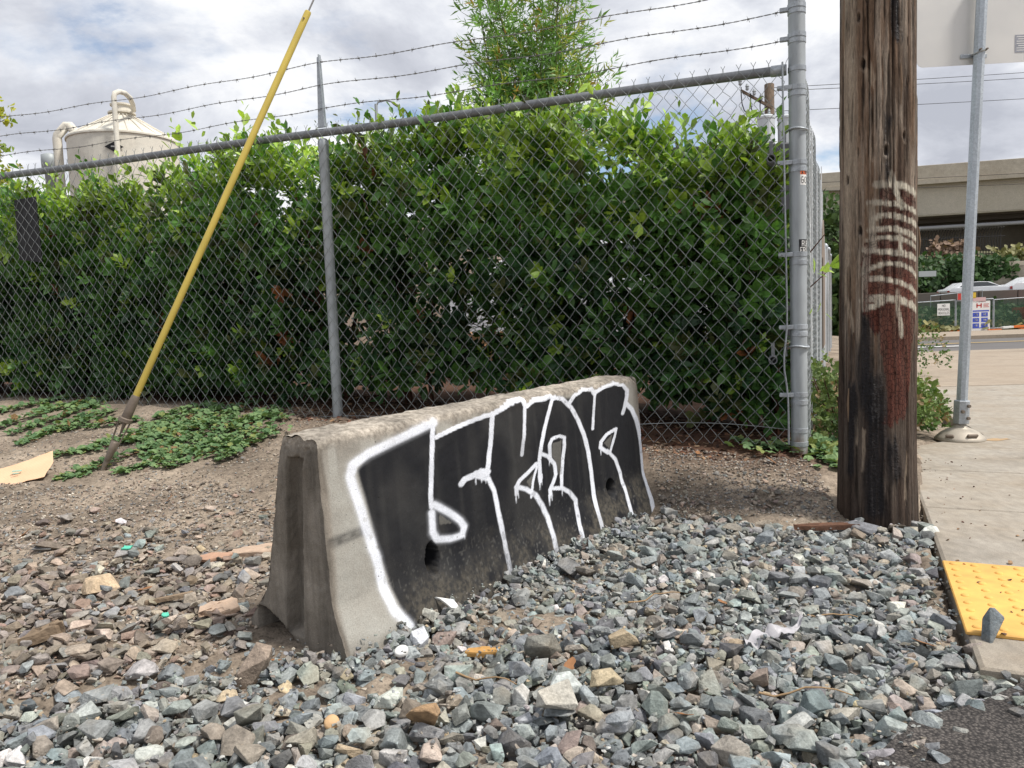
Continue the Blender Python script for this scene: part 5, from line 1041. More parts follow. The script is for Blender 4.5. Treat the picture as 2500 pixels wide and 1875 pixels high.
# fine grit and bark litter on the bare soil
def scatter(name, poly, n, s0, s1, pal, seed, label, cat, flat=(.3, .6), mask=None):
    rg = np.random.default_rng(seed); Q = sample_in(poly, rg, n); Z = ground_z(Q[:, 0], Q[:, 1]) + .004; ok = side_of_edge(Q[:, 0], Q[:, 1]) < -.01
    nn = fbm(Q[:, 0] * 2.6, Q[:, 1] * 2.6, 0, 3, 4) * .03 + fbm(Q[:, 0] * 11, Q[:, 1] * 11, 0, 9, 3) * .011; Z = Z + nn
    Vs, Fs, Cs, k = [], [], [], 0
    for i in np.nonzero(ok)[0]:
        tv, tf = TPS[int(rg.integers(len(TPS)))]; a = rg.uniform(s0, s1) / 2; R_ = np.array(rot_from(rg.uniform(0, 6.28), 0, 0, .25, rg)); V = (tv * np.array([a, a * rg.uniform(.4, .95), a * rg.uniform(*flat)])) @ R_.T + np.array([Q[i, 0], Q[i, 1], Z[i]])
        Vs.append(V); Fs.append(tf + k); k += len(V); Cs.append(np.tile(pal[int(rg.integers(len(pal)))] * rg.uniform(.7, 1.3), (len(V), 1)))
    o = link(name, mesh_data(name, np.concatenate(Vs), np.concatenate(Fs), M_STONE_A, False, np.concatenate(Cs))); tag(o, label, cat, kind='stuff')
scatter('grit', MIXED, 9000, .005, .019, PALB, 8, 'fine brown grit between the stones on the bare slope', 'grit')
scatter('grit', [(-3.4, 4.6), (-2, 3.8), (-1, 3.4), (-.7, 2.3), (-.3, 2.9), (.5, 3.7), (.75, 4.1), (-1.1, 4.8), (-2.4, 5.2)], 7500, .004, .016, PALB, 9, 'fine grit on the soil between fence and barrier', 'grit')
scatter('grit', [(.66, 3.4), (1.36, 3.15), (1.5, 3.8), (.7, 4.15)], 3800, .004, .017, PALB, 10, 'fine grit on the soil between barrier and corner post', 'grit')
scatter('grit', BALLAST, 2600, .006, .016, PAL, 12, 'fine grey chips between the ballast stones', 'grit')
MUL = np.array([(.13, .05, .03), (.09, .04, .025), (.2, .1, .055), (.26, .16, .09), (.06, .035, .025)])
scatter('leaf_litter', [(1.5, 3.85), (1.5, 4.6), (-1.9, 6.0), (-2.0, 5.1), (-1.1, 4.7), (.3, 4.2), (1.0, 3.9)], 4200, .012, .045, MUL, 13, 'red brown bark and dry leaf litter under the hedge', 'leaf litter', (.06, .16))
# ---------------------------------------------------------------- loose things lying about
def top_z(x, y):
    i, j = int((x - fld.x0) / fld.res), int((y - fld.y0) / fld.res)
    if 2 <= i < fld.nx - 2 and 2 <= j < fld.ny - 2 and fld.H[i, j] < 2: return float(np.median(fld.H[i - 2:i + 3, j - 2:j + 3]))
    return float(ground_z(np.array([x]), np.array([y]))[0])
def rock(x, y, size, yaw, col, label, name='rock', tilt=(0, 0), k=0, sink=.35):
    tv, tf = TPL[k]; z = top_z(x, y) + size[2] * sink; o = link(name, mesh_data(name, tv, tf.astype(int), M_STONE_O))
    o.matrix_world = Matrix.Translation((x, y, z)) @ Matrix.Rotation(yaw, 4, 'Z') @ Matrix.Rotation(tilt[0], 4, 'X') @ Matrix.Rotation(tilt[1], 4, 'Y') @ Matrix.Diagonal((*size, 1)); o.color = (*col, 1); tag(o, label, 'rock')
rock(-1.423, 2.556, (.062, .05, .034), .3, (.52, .40, .27), 'pale tan rock standing out on the brown slope left of the barrier', k=3)
rock(1.235, 1.955, (.030, .028, .060), .5, (.16, .185, .20), 'pointed blue grey rock upright at the yellow plate corner', k=5, tilt=(.15, .2), sink=.8)
rock(-.70, 1.92, (.04, .036, .075), .8, (.27, .215, .17), 'long brown rock leaning against the barrier end', k=8, tilt=(.5, .75), sink=.55)
rock(.275, 2.035, (.048, .03, .024), -.1, (.33, .265, .18), 'square tan stone block in the ballast right of the graffiti', k=11, sink=.8)
rock(.201, 1.79, (.047, .03, .028), .35, (.42, .35, .235), 'cream coloured blocky stone in the middle of the ballast', k=14, sink=.8)
rock(.07, 1.655, (.055, .045, .02), .6, (.42, .40, .35), 'flat pale concrete chunk among the ballast', k=17, tilt=(.25, -.1), sink=1.)
rock(.10, 1.765, (.042, .04, .026), .2, (.45, .48, .46), 'whitish green stone beside the pale chunk in the ballast', k=20, sink=.9)
rock(.0, 1.76, (.03, .028, .03), 1.2, (.47, .47, .45), 'small white cube like stone in the ballast', k=21, sink=.9)
rock(-.277, 2.085, (.034, .024, .03), .7, (.62, .64, .68), 'stone splashed with white spray paint at the barrier foot', k=23, sink=.7)
rock(-.22, 1.62, (.040, .036, .034), 1.9, (.33, .215, .12), 'rusty orange brown stone in the foreground ballast', k=24, sink=.9)
rock(1.40, 3.06, (.075, .045, .035), .2, (.185, .19, .205), 'blue grey slab stone beside the utility pole base', k=25, sink=.7)
rock(1.0, 3.02, (.035, .035, .03), .2, (.18, .20, .20), 'grey stone alone on the soil right of the barrier', k=26, sink=.7)
rock(-1.85, 2.98, (.055, .026, .02), .6, (.20, .165, .135), 'long dark brown stone on the upper left slope', k=27, tilt=(0, .3), sink=.8)
rock(.06, 2.02, (.055, .05, .04), 1.1, (.17, .175, .16), 'big dark rounded stone close under the graffiti', k=28, sink=.7)

def outline_slab(name, pts, th, mat, loc, yaw, tilt, label, cat, rough=.3, seed=0, bendz=None):
    """an uneven flat piece from an outline: a fan of rings with thickness"""
    rg = np.random.default_rng(seed); P = np.array(pts, float); Q = []
    for i in range(len(P)):
        a, b = P[i], P[(i + 1) % len(P)]
        for f in (0, .33, .67): Q.append(a + (b - a) * f + rg.normal(0, rough * .01, 2))
    Q = np.array(Q); c = Q.mean(0); n = len(Q); V, F = [], []
    for zf_, s_ in ((.5, .35), (.5, .96), (.2, 1.0), (-.5, .97), (-.5, .35)):
        for q in Q:
            p = c + (q - c) * s_; z = zf_ * th + rg.normal(0, rough * th * .25)
            if bendz: z += bendz(p[0], p[1])
            V.append((p[0], p[1], z))
    for k in range(4): F += [(k * n + i, k * n + (i + 1) % n, (k + 1) * n + (i + 1) % n, (k + 1) * n + i) for i in range(n)]
    F += [tuple(range(n - 1, -1, -1)), tuple(range(4 * n, 5 * n))]
    F = [tuple(reversed(f)) for f in F]
    o = link(name, mesh_data(name, V, F, mat)); o.matrix_world = Matrix.Translation(loc) @ Matrix.Rotation(yaw, 4, 'Z') @ Matrix.Rotation(tilt[0], 4, 'X') @ Matrix.Rotation(tilt[1], 4, 'Y'); tag(o, label, cat); return o
def make_card():
    m = Mat('cardboard', .85, 0, .2); v = m.coord('Object'); a = m.noise(9, 4, .5, v); w = m.n('TexWave'); w.inputs['Scale'].default_value = 42; w.inputs['Distortion'].default_value = .6; m.l(v, w.inputs[0])
    col = m.mix(m.ramp(a, [(.35, 0.), (.7, .6)]), (.74, .50, .32), (.62, .40, .25)); m.color(m.mix(1., col, m.ramp(w.outputs[0], [(.2, .95), (.8, 1.04)]), 'MULTIPLY')); m.bump(w.outputs[0], .25, .003); return m.m
M_CARD = make_card(); M_INK = speck('faded_teal_print', (.30, .45, .36), .2, 60, .8); M_BARKC = speck('pale_bark', (.45, .335, .25), .3, 45, .9, 0, .8, .006); M_WOODG = speck('grey_brown_wood', (.24, .18, .125), .4, 60, .9, 0, .9, .006, .2, (1, .3, 1)); M_WOODR = speck('rotten_wood', (.13, .065, .04), .45, 50, .9, 0, .9, .006); M_OCHRE = speck('ochre_wood_chip', (.45, .25, .08), .25, 50, .85); M_TEAL = speck('teal_plastic', (.10, .50, .36), .15, 40, .5); M_WHITEP = speck('white_plastic', (.74, .74, .72), .08, 40, .4); M_FILM = speck('grey_plastic_film', (.42, .41, .43), .2, 60, .45); M_DEAD = speck('dead_leaf', (.28, .135, .06), .3, 70, .8); M_DISC = speck('orange_tan_pebble', (.56, .36, .19), .15, 60, .7)
cz = float(ground_z(np.array([-2.62]), np.array([4.12]))[0])
card = outline_slab('cardboard_sheet', [(-.30, -.13), (.0, -.14), (.12, -.125), (.13, .0), (.10, .12), (.0, .08), (-.12, .05), (-.34, .02)], .006, M_CARD, (-2.55, 3.98, cz + .04), .25, (.42, .0), 'torn tan cardboard sheet lying on the slope at the left edge', 'cardboard', .2, 3, lambda x, y: .03 * math.sin(x * 7) + .02 * y)
b = MB(); b.box((-.03, -.04, .013), (.045, .012, .0015)); b.box((-.03, -.06, .011), (.03, .006, .0015)); o = link('printed_mark', mesh_data('printed_mark', np.concatenate(b.V), b.F, M_INK), card)
def lay(x, y, dz=.0): return (x, y, top_z(x, y) + dz)
outline_slab('bark_piece', [(-.11, -.02), (0, -.045), (.12, -.03), (.15, .02), (.04, .04), (-.08, .02)], .016, M_BARKC, lay(-1.0, 2.9, .012), .15, (.1, -.05), 'long pale bark slab on the soil left of the barrier', 'bark', .5, 11)
outline_slab('bark_piece', [(-.075, -.02), (0, -.04), (.07, -.02), (.075, .02), (0, .035)], .012, speck('pink_bark', (.42, .26, .18), .25, 45, .9, 0, .8, .005), lay(-1.15, 2.83, .01), .2, (.05, .05), 'small reddish bark flake beside the long bark slab', 'bark', .4, 12)
outline_slab('bark_piece', [(-.055, -.02), (-.015, -.04), (.035, -.03), (.06, .0), (.035, .035), (-.035, .03)], .02, M_BARKC, lay(-.93, 2.30, .014), .1, (.2, .05), 'cracked pale bark lump close to the barrier foot', 'bark', .7, 13)
outline_slab('bark_piece', [(-.06, -.03), (.06, -.045), (.07, .03), (.0, .045)], .012, M_BARKC, lay(-.90, 3.06, .014), .3, (.2, -.1), 'triangular pale bark chip half hidden by the barrier', 'bark', .3, 14)
outline_slab('wood_chunk', [(-.052, -.016), (.044, -.02), (.056, .006), (.038, .02), (-.05, .018)], .028, M_WOODG, lay(-1.36, 2.13, .028), .55, (.1, -.22), 'dark split chunk of driftwood on the gravel at the left edge', 'wood', .5, 15)
outline_slab('wood_stick', [(-.07, -.010), (.07, -.008), (.075, .008), (-.07, .010)], .012, M_WOODG, lay(-1.13, 2.42, .012), .25, (.0, -.1), 'short flat grey stick on the brown slope', 'stick', .2, 16)
outline_slab('wood_stick', [(-.14, -.012), (.12, -.016), (.14, .0), (.1, .016), (-.12, .014)], .022, M_WOODR, lay(1.26, 3.06, .02), -.06, (0, .0), 'rotten red brown wooden stick at the utility pole foot', 'stick', .4, 17)
outline_slab('wood_stick', [(-.008, -.04), (.008, -.04), (.010, .04), (-.006, .04)], .012, M_WOODG, lay(1.68, 3.03, .012), .1, (0, .1), 'small wooden peg between the pole and the pavement', 'stick', .2, 18)
outline_slab('wood_chip', [(-.05, -.012), (.03, -.016), (.055, .0), (.02, .014), (-.04, .012)], .014, M_OCHRE, lay(-.103, 2.02, .012), .15, (.1, .05), 'orange wood chip on the ballast below the graffiti', 'wood chip', .3, 19)
b = MB(); b.lathe((0, 0, 0), [(.017, 0), (.0185, .002), (.0185, .010), (.016, .0125), (.008, .0128)], 24); o = link('bottle_cap', mesh_data('bottle_cap', np.concatenate(b.V), b.F, M_WHITEP, True)); x, y, z = lay(-.318, 1.985); o.location = (x, y, z + .006); o.rotation_euler = (.35, -.15, 0); tag(o, 'white plastic bottle cap at the near foot of the barrier', 'bottle cap')
b = MB(); b.lathe((0, 0, 0), [(.006, 0), (.015, .002), (.0172, .006), (.0165, .011), (.012, .0145), (.004, .016)], 22); o = link('round_pebble', mesh_data('round_pebble', np.concatenate(b.V), b.F, M_DISC, True)); x, y, z = lay(-.426, 1.645); o.location = (x, y, z + .004); o.rotation_euler = (.75, .1, 0); tag(o, 'smooth round orange pebble among grey ballast', 'pebble')
outline_slab('paint_chip', [(-.045, -.008), (.02, -.014), (.045, .0), (.01, .012)], .006, M_WHITEP, lay(-.215, 2.265, .025), -.45, (.3, .5), 'curved white plastic shard leaning on the barrier foot', 'plastic shard', .2, 21, lambda x, y: -6 * x * x)
outline_slab('teal_chip', [(-.016, -.008), (.014, -.012), (.018, .006), (-.006, .012)], .006, M_TEAL, lay(-1.48, 2.86, .012), .4, (.3, .1), 'bright teal chip on the brown slope', 'chip', .2, 22)
outline_slab('teal_chip', [(-.010, -.006), (.010, -.008), (.010, .006), (-.006, .008)], .005, M_TEAL, lay(-1.06, 2.24, .010), .4, (.3, .1), 'tiny teal chip on the gravel near the barrier end', 'chip', .2, 23)
# crumpled strip of plastic film draped over the stones
def film():
    n, w = 26, 5; V = []
    for i in range(n):
        f = i / (n - 1); x = .60 + .20 * f; y = 2.0 + .115 * f + .012 * math.sin(f * 7); wd = .018 * math.sin(math.pi * min(1, f * 1.15 + .05)) + .006
        for j in range(w):
            q = (j / (w - 1) - .5) * 2; px, py = x - q * wd * .5, y + q * wd; V.append((px, py, top_z(px, py) * .5 + top_z(x, y) * .5 + .012 + .006 * math.sin(q * 4 + f * 12)))
    V = np.array(V); V2 = V.copy(); V2[:, 2] -= .0012; F = np.concatenate([grid_faces(n, w), np.flip(grid_faces(n, w), 1) + n * w]); o = place('plastic_strip', np.concatenate([V, V2]), F, M_FILM, None, smooth=True); tag(o, 'crumpled grey plastic strip lying across the ballast on the right', 'plastic strip')
film()
outline_slab('foil_wrapper', [(-.03, -.014), (.03, -.014), (.034, .014), (-.028, .014)], .006, speck('silver_wrapper', (.5, .5, .55), .3, 80, .3, .5), lay(.83, 2.68, .012), -.1, (.15, 0), 'small silver and blue snack wrapper on the soil', 'wrapper', .3, 24, lambda x, y: .004 * math.sin(x * 150))
LEAFS = [(-1.10, 3.35, .2), (-1.62, 3.55, 1.), (-2.05, 3.15, .4), (-.62, 3.6, 2.), (-1.25, 2.52, .7), (-1.78, 4.75, .3), (-2.1, 4.95, 1.4), (-2.0, 4.72, 2.1), (.55, 3.75, .5), (.95, 3.95, 1.2), (-.66, 1.98, .9), (.62, 2.3, 1.8), (.35, 1.62, .6), (1.05, 1.95, 2.4), (-1.5, 4.35, .1), (.12, 1.9, 1.1), (1.28, 3.8, 2.6), (-1.9, 4.05, 1.9)]
LLAB = ['upper soil behind the barrier end', 'soil above the gravel slope', 'upper left gravel slope', 'soil hidden behind the barrier', 'gravel beside the flat stick', 'creeper near the anchor rod', 'creeper at the fence foot', 'creeper right of the anchor rod', 'soil beyond the far barrier end', 'soil in front of the fence corner', 'stones at the barrier end notch', 'ballast near the plastic strip', 'foreground ballast in the middle', 'ballast near the tarmac', 'bank under the creeper tip', 'ballast in front of the graffiti', 'soil beside the corner post foot', 'bank just right of the anchor']
for i, (x, y, a) in enumerate(LEAFS):
    rg = np.random.default_rng(300 + i); s_ = rg.uniform(.022, .036)
    outline_slab('dead_leaf', [(-s_, -.1 * s_), (-.3 * s_, -.5 * s_), (.5 * s_, -.35 * s_), (s_, .05 * s_), (.4 * s_, .42 * s_), (-.4 * s_, .4 * s_)], .0014, M_DEAD, lay(x, y, .012), a, (rg.normal(0, .3), rg.normal(0, .3)), 'curled brown dead leaf on the ' + LLAB[i], 'leaf', .15, 40 + i, lambda px, py: 9 * py * py + 3 * px * px)['group'] = 'dead leaves on the ground'
# thin twigs
M_TWIG = speck('dry_twig', (.30, .2, .11), .25, 60, .9)
for i, (x, y, a, ln, lab) in enumerate([(-.09, 1.82, -.35, .16, 'thin straw twig across the ballast in front of the barrier'), (.63, 1.66, -.15, .2, 'reddish twig in the foreground ballast on the right'), (.42, 2.34, .3, .18, 'pale bent twig on the ballast below the soil patch'), (.9, 2.16, -.1, .14, 'frayed brown twig at the end of the plastic strip')]):
    f = np.linspace(-.5, .5, 7); P = [(x + q * ln * math.cos(a), y + q * ln * math.sin(a), top_z(x + q * ln * math.cos(a), y + q * ln * math.sin(a)) * .4 + top_z(x, y) * .6 + .014 + .006 * math.sin(q * 6)) for q in f]; bb = MB(); bb.tube(P, np.linspace(.0028, .0014, 7), 6); tag(bb.build('twig', M_TWIG, None, True), lab, 'twig')

# ---------------------------------------------------------------- guy wire, guard and anchor
M_GUARD = speck('yellow_guard_plastic', (.57, .44, .095), .2, 9, .55, 0, .1, .002, .4, (1, 1, .3)); M_STEELD = speck('rusty_anchor_steel', (.19, .155, .125), .25, 40, .65, .35, .4, .003); M_CABLE = speck('stranded_steel_cable', (.30, .29, .28), .2, 200, .5, .6)
def guy():
    A = np.array([-2.199, 4.063, .164]); T = np.array([-1.025, 4.30, 2.585]); d = T - A; Lg = np.linalg.norm(d); d /= Lg; s_ = np.cross(d, [0, -1., 0]); s_ /= np.linalg.norm(s_); f_ = np.cross(s_, d); at = lambda q, o=0, p=0: A + d * q + s_ * o + f_ * p
    t = thing('guy_wire', tuple(A), 'yellow plastic guy wire guard leaning over the fence with its rusty ground anchor', 'guy wire')
    b = MB(); b.tube([at(.42), at(.43), at(Lg - .01), at(Lg)], [.0155, .0178, .0178, .0155], 20); g_ = b.build('guard_sleeve', M_GUARD, t, True)
    b = MB(); b.tube([at(Lg - .05, 0, .017), at(Lg - .05, 0, .022)], .005, 8); b.build('rivet', M_STEELD, g_)
    b = MB(); b.tube([at(.36), at(Lg), at(Lg + 1.4)], .0045, 8); b.build('cable', M_CABLE, t, True)
    b = MB(); b.tube([at(.29), at(.30), at(.36), at(.43), at(.44)], [.020, .026, .0245, .0225, .018], 16); b.build('cable_grip', M_STEELD, t, True)
    b = MB(); b.lathe(at(.285), [(.032, 0), (.036, .004), (.036, .022), (.030, .026)], 20, np.array([s_, f_, d])); b.build('bail_ring', M_STEELD, t)
    b = MB(); b.tube([at(.285, -.030), at(.16, -.020), at(.12, -.017)], .0042, 7); b.build('bail_arm', M_STEELD, t, True)
    b = MB(); b.tube([at(.285, .030), at(.16, .022), at(.12, .018)], .0042, 7); b.build('bail_arm', M_STEELD, t, True)
    b = MB(); b.tube([at(.20, .006), at(.29, .004)], [.002, .012], 6); b.build('wedge', M_STEELD, t)
    b = MB(); b.tube([at(.06), at(.075), at(.13), at(.165), at(.172)], [.017, .021, .025, .026, .02], 12, True, .8); b.build('thimble_eye', M_STEELD, t, True)
    b = MB(); b.tube([at(-.25), at(.0), at(.07)], [.011, .0135, .016], 12); b.build('anchor_rod', M_STEELD, t, True)
guy()

# black board hanging on the inside of the fence
M_BLK = speck('black_board', (.012, .012, .014), .2, 12, .6)
p = fence_pt(5.12, -.045, 1.56); axf = np.array([[FD[0], FD[1], 0], [FN[0], FN[1], 0], [0, 0, 1.]])
b = MB(); b.prism([(-.11, -.24), (.11, -.21), (.115, .22), (-.10, .23)], .006, axf, fence_pt(5.22, -.024, 1.67)); tag(b.build('black_board', M_BLK), 'black rectangular board hanging on the fence mesh at the left', 'board')
b = MB(); b.prism([(-.07, -.20), (.09, -.20), (.13, .18), (-.13, .18)], .25, axf, fence_pt(5.25, .42, .62)); tag(b.build('black_bin', M_BLK), 'black tapering bin standing low behind the fence at the left', 'bin')

# ---------------------------------------------------------------- signpost seen from behind
M_ALU = speck('aluminium_sign_back', (.62, .61, .59), .06, 6, .5, .2, .05, .001); M_GREYST = speck('grey_label', (.30, .31, .35), .2, 300, .6); M_BASE = speck('weathered_spring_base', (.40, .36, .30), .25, 14, .55, .3); M_RUSTS = speck('rust_stain', (.40, .27, .15), .25, 20, .85)
def sign():
    B = np.array([2.945, 5.035, 0.]); T = np.array([3.062, 5.035, 2.95]); d = (T - B) / np.linalg.norm(T - B); t = thing('signpost', tuple(B), 'leaning octagonal steel signpost on a round base, sign seen from behind', 'signpost')
    b = MB(); b.tube([B + d * .17, B + d * 2.0, T], .0335, 8); b.build('post', make_galv('octagonal_post_steel', (.42, .46, .50)), t)
    b = MB(); b.tube([B + d * .105, B + d * .11, B + d * .255, B + d * .26], [.045, .048, .048, .044], 8); c = b.build('collar', M_GALV, t)
    for x, z in ((.02, .225), (-.018, .19), (.02, .145)):
        b = MB(); b.tube([B + d * z + np.array([x, -.044, 0]), B + d * z + np.array([x, -.058, 0])], [.012, .010], 8); b.build('bolt', M_STEELD, c)
    b = MB(); b.lathe((B[0], B[1], .001), [(.150, 0), (.152, .006), (.140, .022), (.112, .048), (.075, .07), (.042, .082), (.03, .115), (.02, .118)], 40); bs = b.build('spring_base', M_BASE, t, True)
    b = MB(); b.box((B[0] + .005, B[1] - .128, .04), (.07, .02, .03), np.array([[1, 0, 0], [0, .72, .69], [0, -.69, .72]]), .006); b.build('bolt_pocket', M_STEELD, bs)
    b = MB(); b.box((B[0] - .11, B[1] - .075, .035), (.05, .02, .025), np.array([[.7, -.7, 0], [.5, .5, .7], [-.5, -.5, .7]]), .005); b.build('bolt_pocket', M_STEELD, bs)
    # panel: rounded corner plate on the far side of the post
    w0, w1, z0, z1, r = 2.672, 3.46, 2.42, 3.4, .04; poly = []
    for cx_, cz_, a0 in ((w1 - r, z1 - r, 0), (w0 + r, z1 - r, 90), (w0 + r, z0 + r, 180), (w1 - r, z0 + r, 270)): poly += [(cx_ + r * math.cos(math.radians(a0 + q)), cz_ + r * math.sin(math.radians(a0 + q))) for q in (0, 22, 45, 67, 90)]
    b = MB(); b.prism([(x, z + (x - 3.06) * .02) for x, z in poly], .003, np.eye(3), (0, B[1] + .05, 0)); pn = b.build('sign_panel', M_ALU, t)
    b = MB(); b.box((3.345, B[1] + .0475, 2.54), (.09, .001, .11)); lb = b.build('label', M_GREYST, pn)
    b = MB()
    for k in range(7): b.box((3.345, B[1] + .0466, 2.583 - k * .014), (.07 - .02 * (k % 3 == 1), .0006, .004))
    b.build('label_print', M_STW, lb)
    q = B + d * (2.475 / d[2]); b = MB(); b.box((q[0] - .01, B[1] + .043, 2.470), (.17, .006, .026), None, .002); b.tube([(q[0] + .040 * math.cos(a), B[1] + .040 * math.sin(a), 2.478 + .01 * math.cos(a)) for a in np.linspace(-math.pi, math.pi, 25)], .008, 6, True, .4); br = b.build('bracket', M_GALV, t)
    for x in (-.02, .02): b = MB(); b.tube([(q[0] + x, B[1] - .035, 2.484), (q[0] + x, B[1] - .056, 2.484)], .006, 8); b.build('bolt', M_STEELD, br)
    rg = np.random.default_rng(2); n_ = 22; a_ = np.arange(n_) / n_ * 6.283; b = MB(); b.add([(B[0] + .19 + .13 * math.cos(q) * k_, B[1] - .06 + .05 * math.sin(q) * k_, .0022) for q, k_ in zip(a_, rg.uniform(.55, 1.1, n_))], [tuple(range(n_))]); b.build('rust_stain', M_RUSTS, t)
    return t
sign()
# crumbs of soil and leaf bits blown onto the pavement
def crumbs():
    rg = np.random.default_rng(51); Vs, Fs, Cs, k = [], [], [], 0
    for i in range(85):
        tt_ = rg.uniform(-1.45, 1.4); w = abs(rg.normal(0, .16 if tt_ > -.25 else .35)) + .012; x, y = ep(tt_, w); tv, tf = TPS[int(rg.integers(len(TPS)))]; a = rg.uniform(.002, .009) * (1 if rg.uniform() < .9 else 1.8)
        R_ = np.array(rot_from(rg.uniform(0, 6.28), 0, 0, .3, rg)); on_plate = -1.42 < tt_ < -.77; V = (tv * np.array([a, a * .7, a * .4])) @ R_.T + np.array([x, y, (.011 if on_plate and w > .02 else 0) + a * .35]); Vs.append(V); Fs.append(tf + k); k += len(V); Cs.append(np.tile(MUL[int(rg.integers(len(MUL)))] * rg.uniform(.6, 1.6), (len(V), 1)))
    tag(link('soil_crumbs', mesh_data('soil_crumbs', np.concatenate(Vs), np.concatenate(Fs), M_STONE_A, False, np.concatenate(Cs))), 'dark soil crumbs scattered over the pavement edge and yellow plate', 'debris', kind='stuff')
crumbs()
# ---------------------------------------------------------------- yard behind the hedge: silo, lamp, poles, roof
M_SILO = make_concrete('cream_painted_steel', (.68, .65, .57), .06, (.62, .57, .48), .25); M_SILOD = speck('grey_vent_steel', (.34, .37, .38), .1, 3, .6, .2)
def silo():
    c = np.array([-15.4, 32.0]); R0 = 2.05; t = thing('silo', (c[0], c[1], .3), 'cream coloured storage silo with conical roof and curved vent pipe', 'silo')
    zs = 8.75; b = MB(); b.lathe((*c, .2), [(R0, 0), (R0, zs - .2 - .06), (R0 + .05, zs - .26), (R0 + .05, zs - .2)], 64); b.build('shell', M_SILO, t)
    b = MB(); b.lathe((*c, zs), [(R0 + .04, 0), (R0 + .02, .04), (.40, 1.02), (.38, 1.05)], 48); b.build('cone_roof', M_SILO, t)
    b = MB()
    for k in range(24):
        a = k / 24 * 6.283; b.tube([(c[0] + R0 * math.cos(a), c[1] + R0 * math.sin(a), zs + .06), (c[0] + .45 * math.cos(a), c[1] + .45 * math.sin(a), zs + 1.05)], .018, 4)
    b.build('roof_seams', M_SILO, t)
    b = MB(); b.lathe((*c, zs + 1.0), [(.38, 0), (.38, .10), (.52, .11), (.52, .17), (.36, .19), (.34, .42), (.42, .44), (.42, .50), (.2, .55)], 28); b.build('roof_collar', M_SILO, t)
    px = c[0] + .80; y = c[1] - 2.2; b = MB(); b.tube([(px, y, 4.5), (px, y, zs + 1.15), (px + .02, y + .05, zs + 1.30), (px + .1, y + .25, zs + 1.42), (px + .14, y + .6, zs + 1.46), (px + .10, y + 1.1, zs + 1.42), (px - .05, y + 1.6, zs + 1.32), (px - .22, y + 2.0, zs + 1.2)], .095, 14); b.build('fill_pipe', M_SILO, t, True)
    x2 = c[0] - R0 - .08; y2 = c[1] - 1.0; b = MB(); b.tube([(x2, y2, 3), (x2, y2, zs + .0), (x2 + .03, y2, zs + .12), (x2 + .42, y2, zs + .50), (x2 + .50, y2, zs + .50), (x2 + .80, y2 + .1, zs + .1), (x2 + .85, y2 + .1, zs - .05)], .17, 14); b.build('side_duct', M_SILO, t, True)
    # black diamond badge with a short line of print
    a0 = math.atan2(-c[1], -c[0]) - .17; bx, by = c[0] + (R0 + .03) * math.cos(a0), c[1] + (R0 + .03) * math.sin(a0); ax = yaw_axes(a0 + math.pi / 2); b = MB(); b.prism([(-.33, 0), (0, -.19), (.33, 0), (0, .19)], .02, ax, (bx, by, 8.12)); bd = b.build('badge', M_BLK, t)
    b = MB()
    for k in range(5): b.box(np.array([bx, by, 8.13]) + ax[0] * (k - 2) * .045 + ax[1] * -.013, (.03, .006, .05), ax)
    b.build('badge_print', M_STW, bd)
silo()
b = MB(); b.lathe((-17.9, 31, 4), [(.2, 0), (.2, 3.5), (.29, 3.55), (.30, 3.9), (.29, 4.12), (.1, 4.2)], 24); tag(b.build('vent_stack', M_SILOD, None, True), 'small grey vent stack beside the silo at the left', 'vent')
M_DARKW = speck('dark_cladding', (.035, .037, .042), .15, 2, .7); M_WHITEV = speck('white_vehicle_paint', (.72, .74, .77), .04, 3, .3, 0, 0); M_BEIGE = speck('beige_vehicle_paint', (.42, .34, .27), .06, 3, .4, 0, 0); M_GLASS = speck('dark_vehicle_glass', (.03, .035, .04), .1, 5, .12, 0, 0, .003, .6); M_TYRE = speck('tyre_rubber', (.02, .02, .02), .1, 20, .8); M_PALLET = speck('pale_pallet_wood', (.50, .30, .16), .2, 20, .85); M_REDL = speck('red_lamp_plastic', (.45, .03, .02), .05, 20, .3, 0, 0)
# dark flat-roofed shed behind the hedge on the right
t = thing('dark_shed', (5.0, 17, .3), 'dark flat roofed shed just showing over the hedge left of the corner post', 'building')
MB().box((4.3, 17, 2.1), (2.7, 3, 3.7)).build('wall', M_DARKW, t); MB().box((4.3, 17, 4.08), (2.9, 3.2, .24), None, .02).build('roof', M_DARKW, t)
t = thing('low_shed', (-13.8, 22, .3), 'low dark roof line behind the hedge at the far left', 'building')
MB().box((-14.8, 22, 2.2), (5, 3, 3.8)).build('wall', M_DARKW, t)
b = MB(); b.prism([(-2.6, 0), (2.6, .0), (2.6, .12), (-2.6, 1.0)], 3.4, np.eye(3), (-14.8, 22, 4.1)); b.build('roof', M_DARKW, t)
def street_lamp():
    t = thing('street_lamp', (-4.78, 30, .3), 'distant street lamp with a curved arm rising above the hedge', 'street lamp')
    b = MB(); b.tube([(-4.78, 30, .2), (-4.78, 30, 9.35)], [.11, .06], 10); b.build('pole', M_SILOD, t, True)
    b = MB(); b.tube([(-4.78, 30, 9.25), (-4.7, 30, 9.42), (-4.4, 30, 9.48), (-4.1, 30, 9.40)], .035, 8); b.build('arm', M_SILOD, t, True)
    b = MB(); b.tube([(-4.2, 30, 9.42), (-4.1, 30, 9.36), (-3.95, 30, 9.27), (-3.86, 30, 9.2)], [.05, .12, .14, .04], 10, True, .5); b.build('lamp_head', M_SILOD, t, True)
street_lamp()
M_POLEW = make_bark('distant_pole_timber', (.15, .11, .08)); M_TRANS = speck('transformer_grey', (.50, .53, .55), .06, 8, .45, 0, 0); M_INS = speck('insulator_grey', (.33, .36, .38), .1, 20, .3, 0, 0)
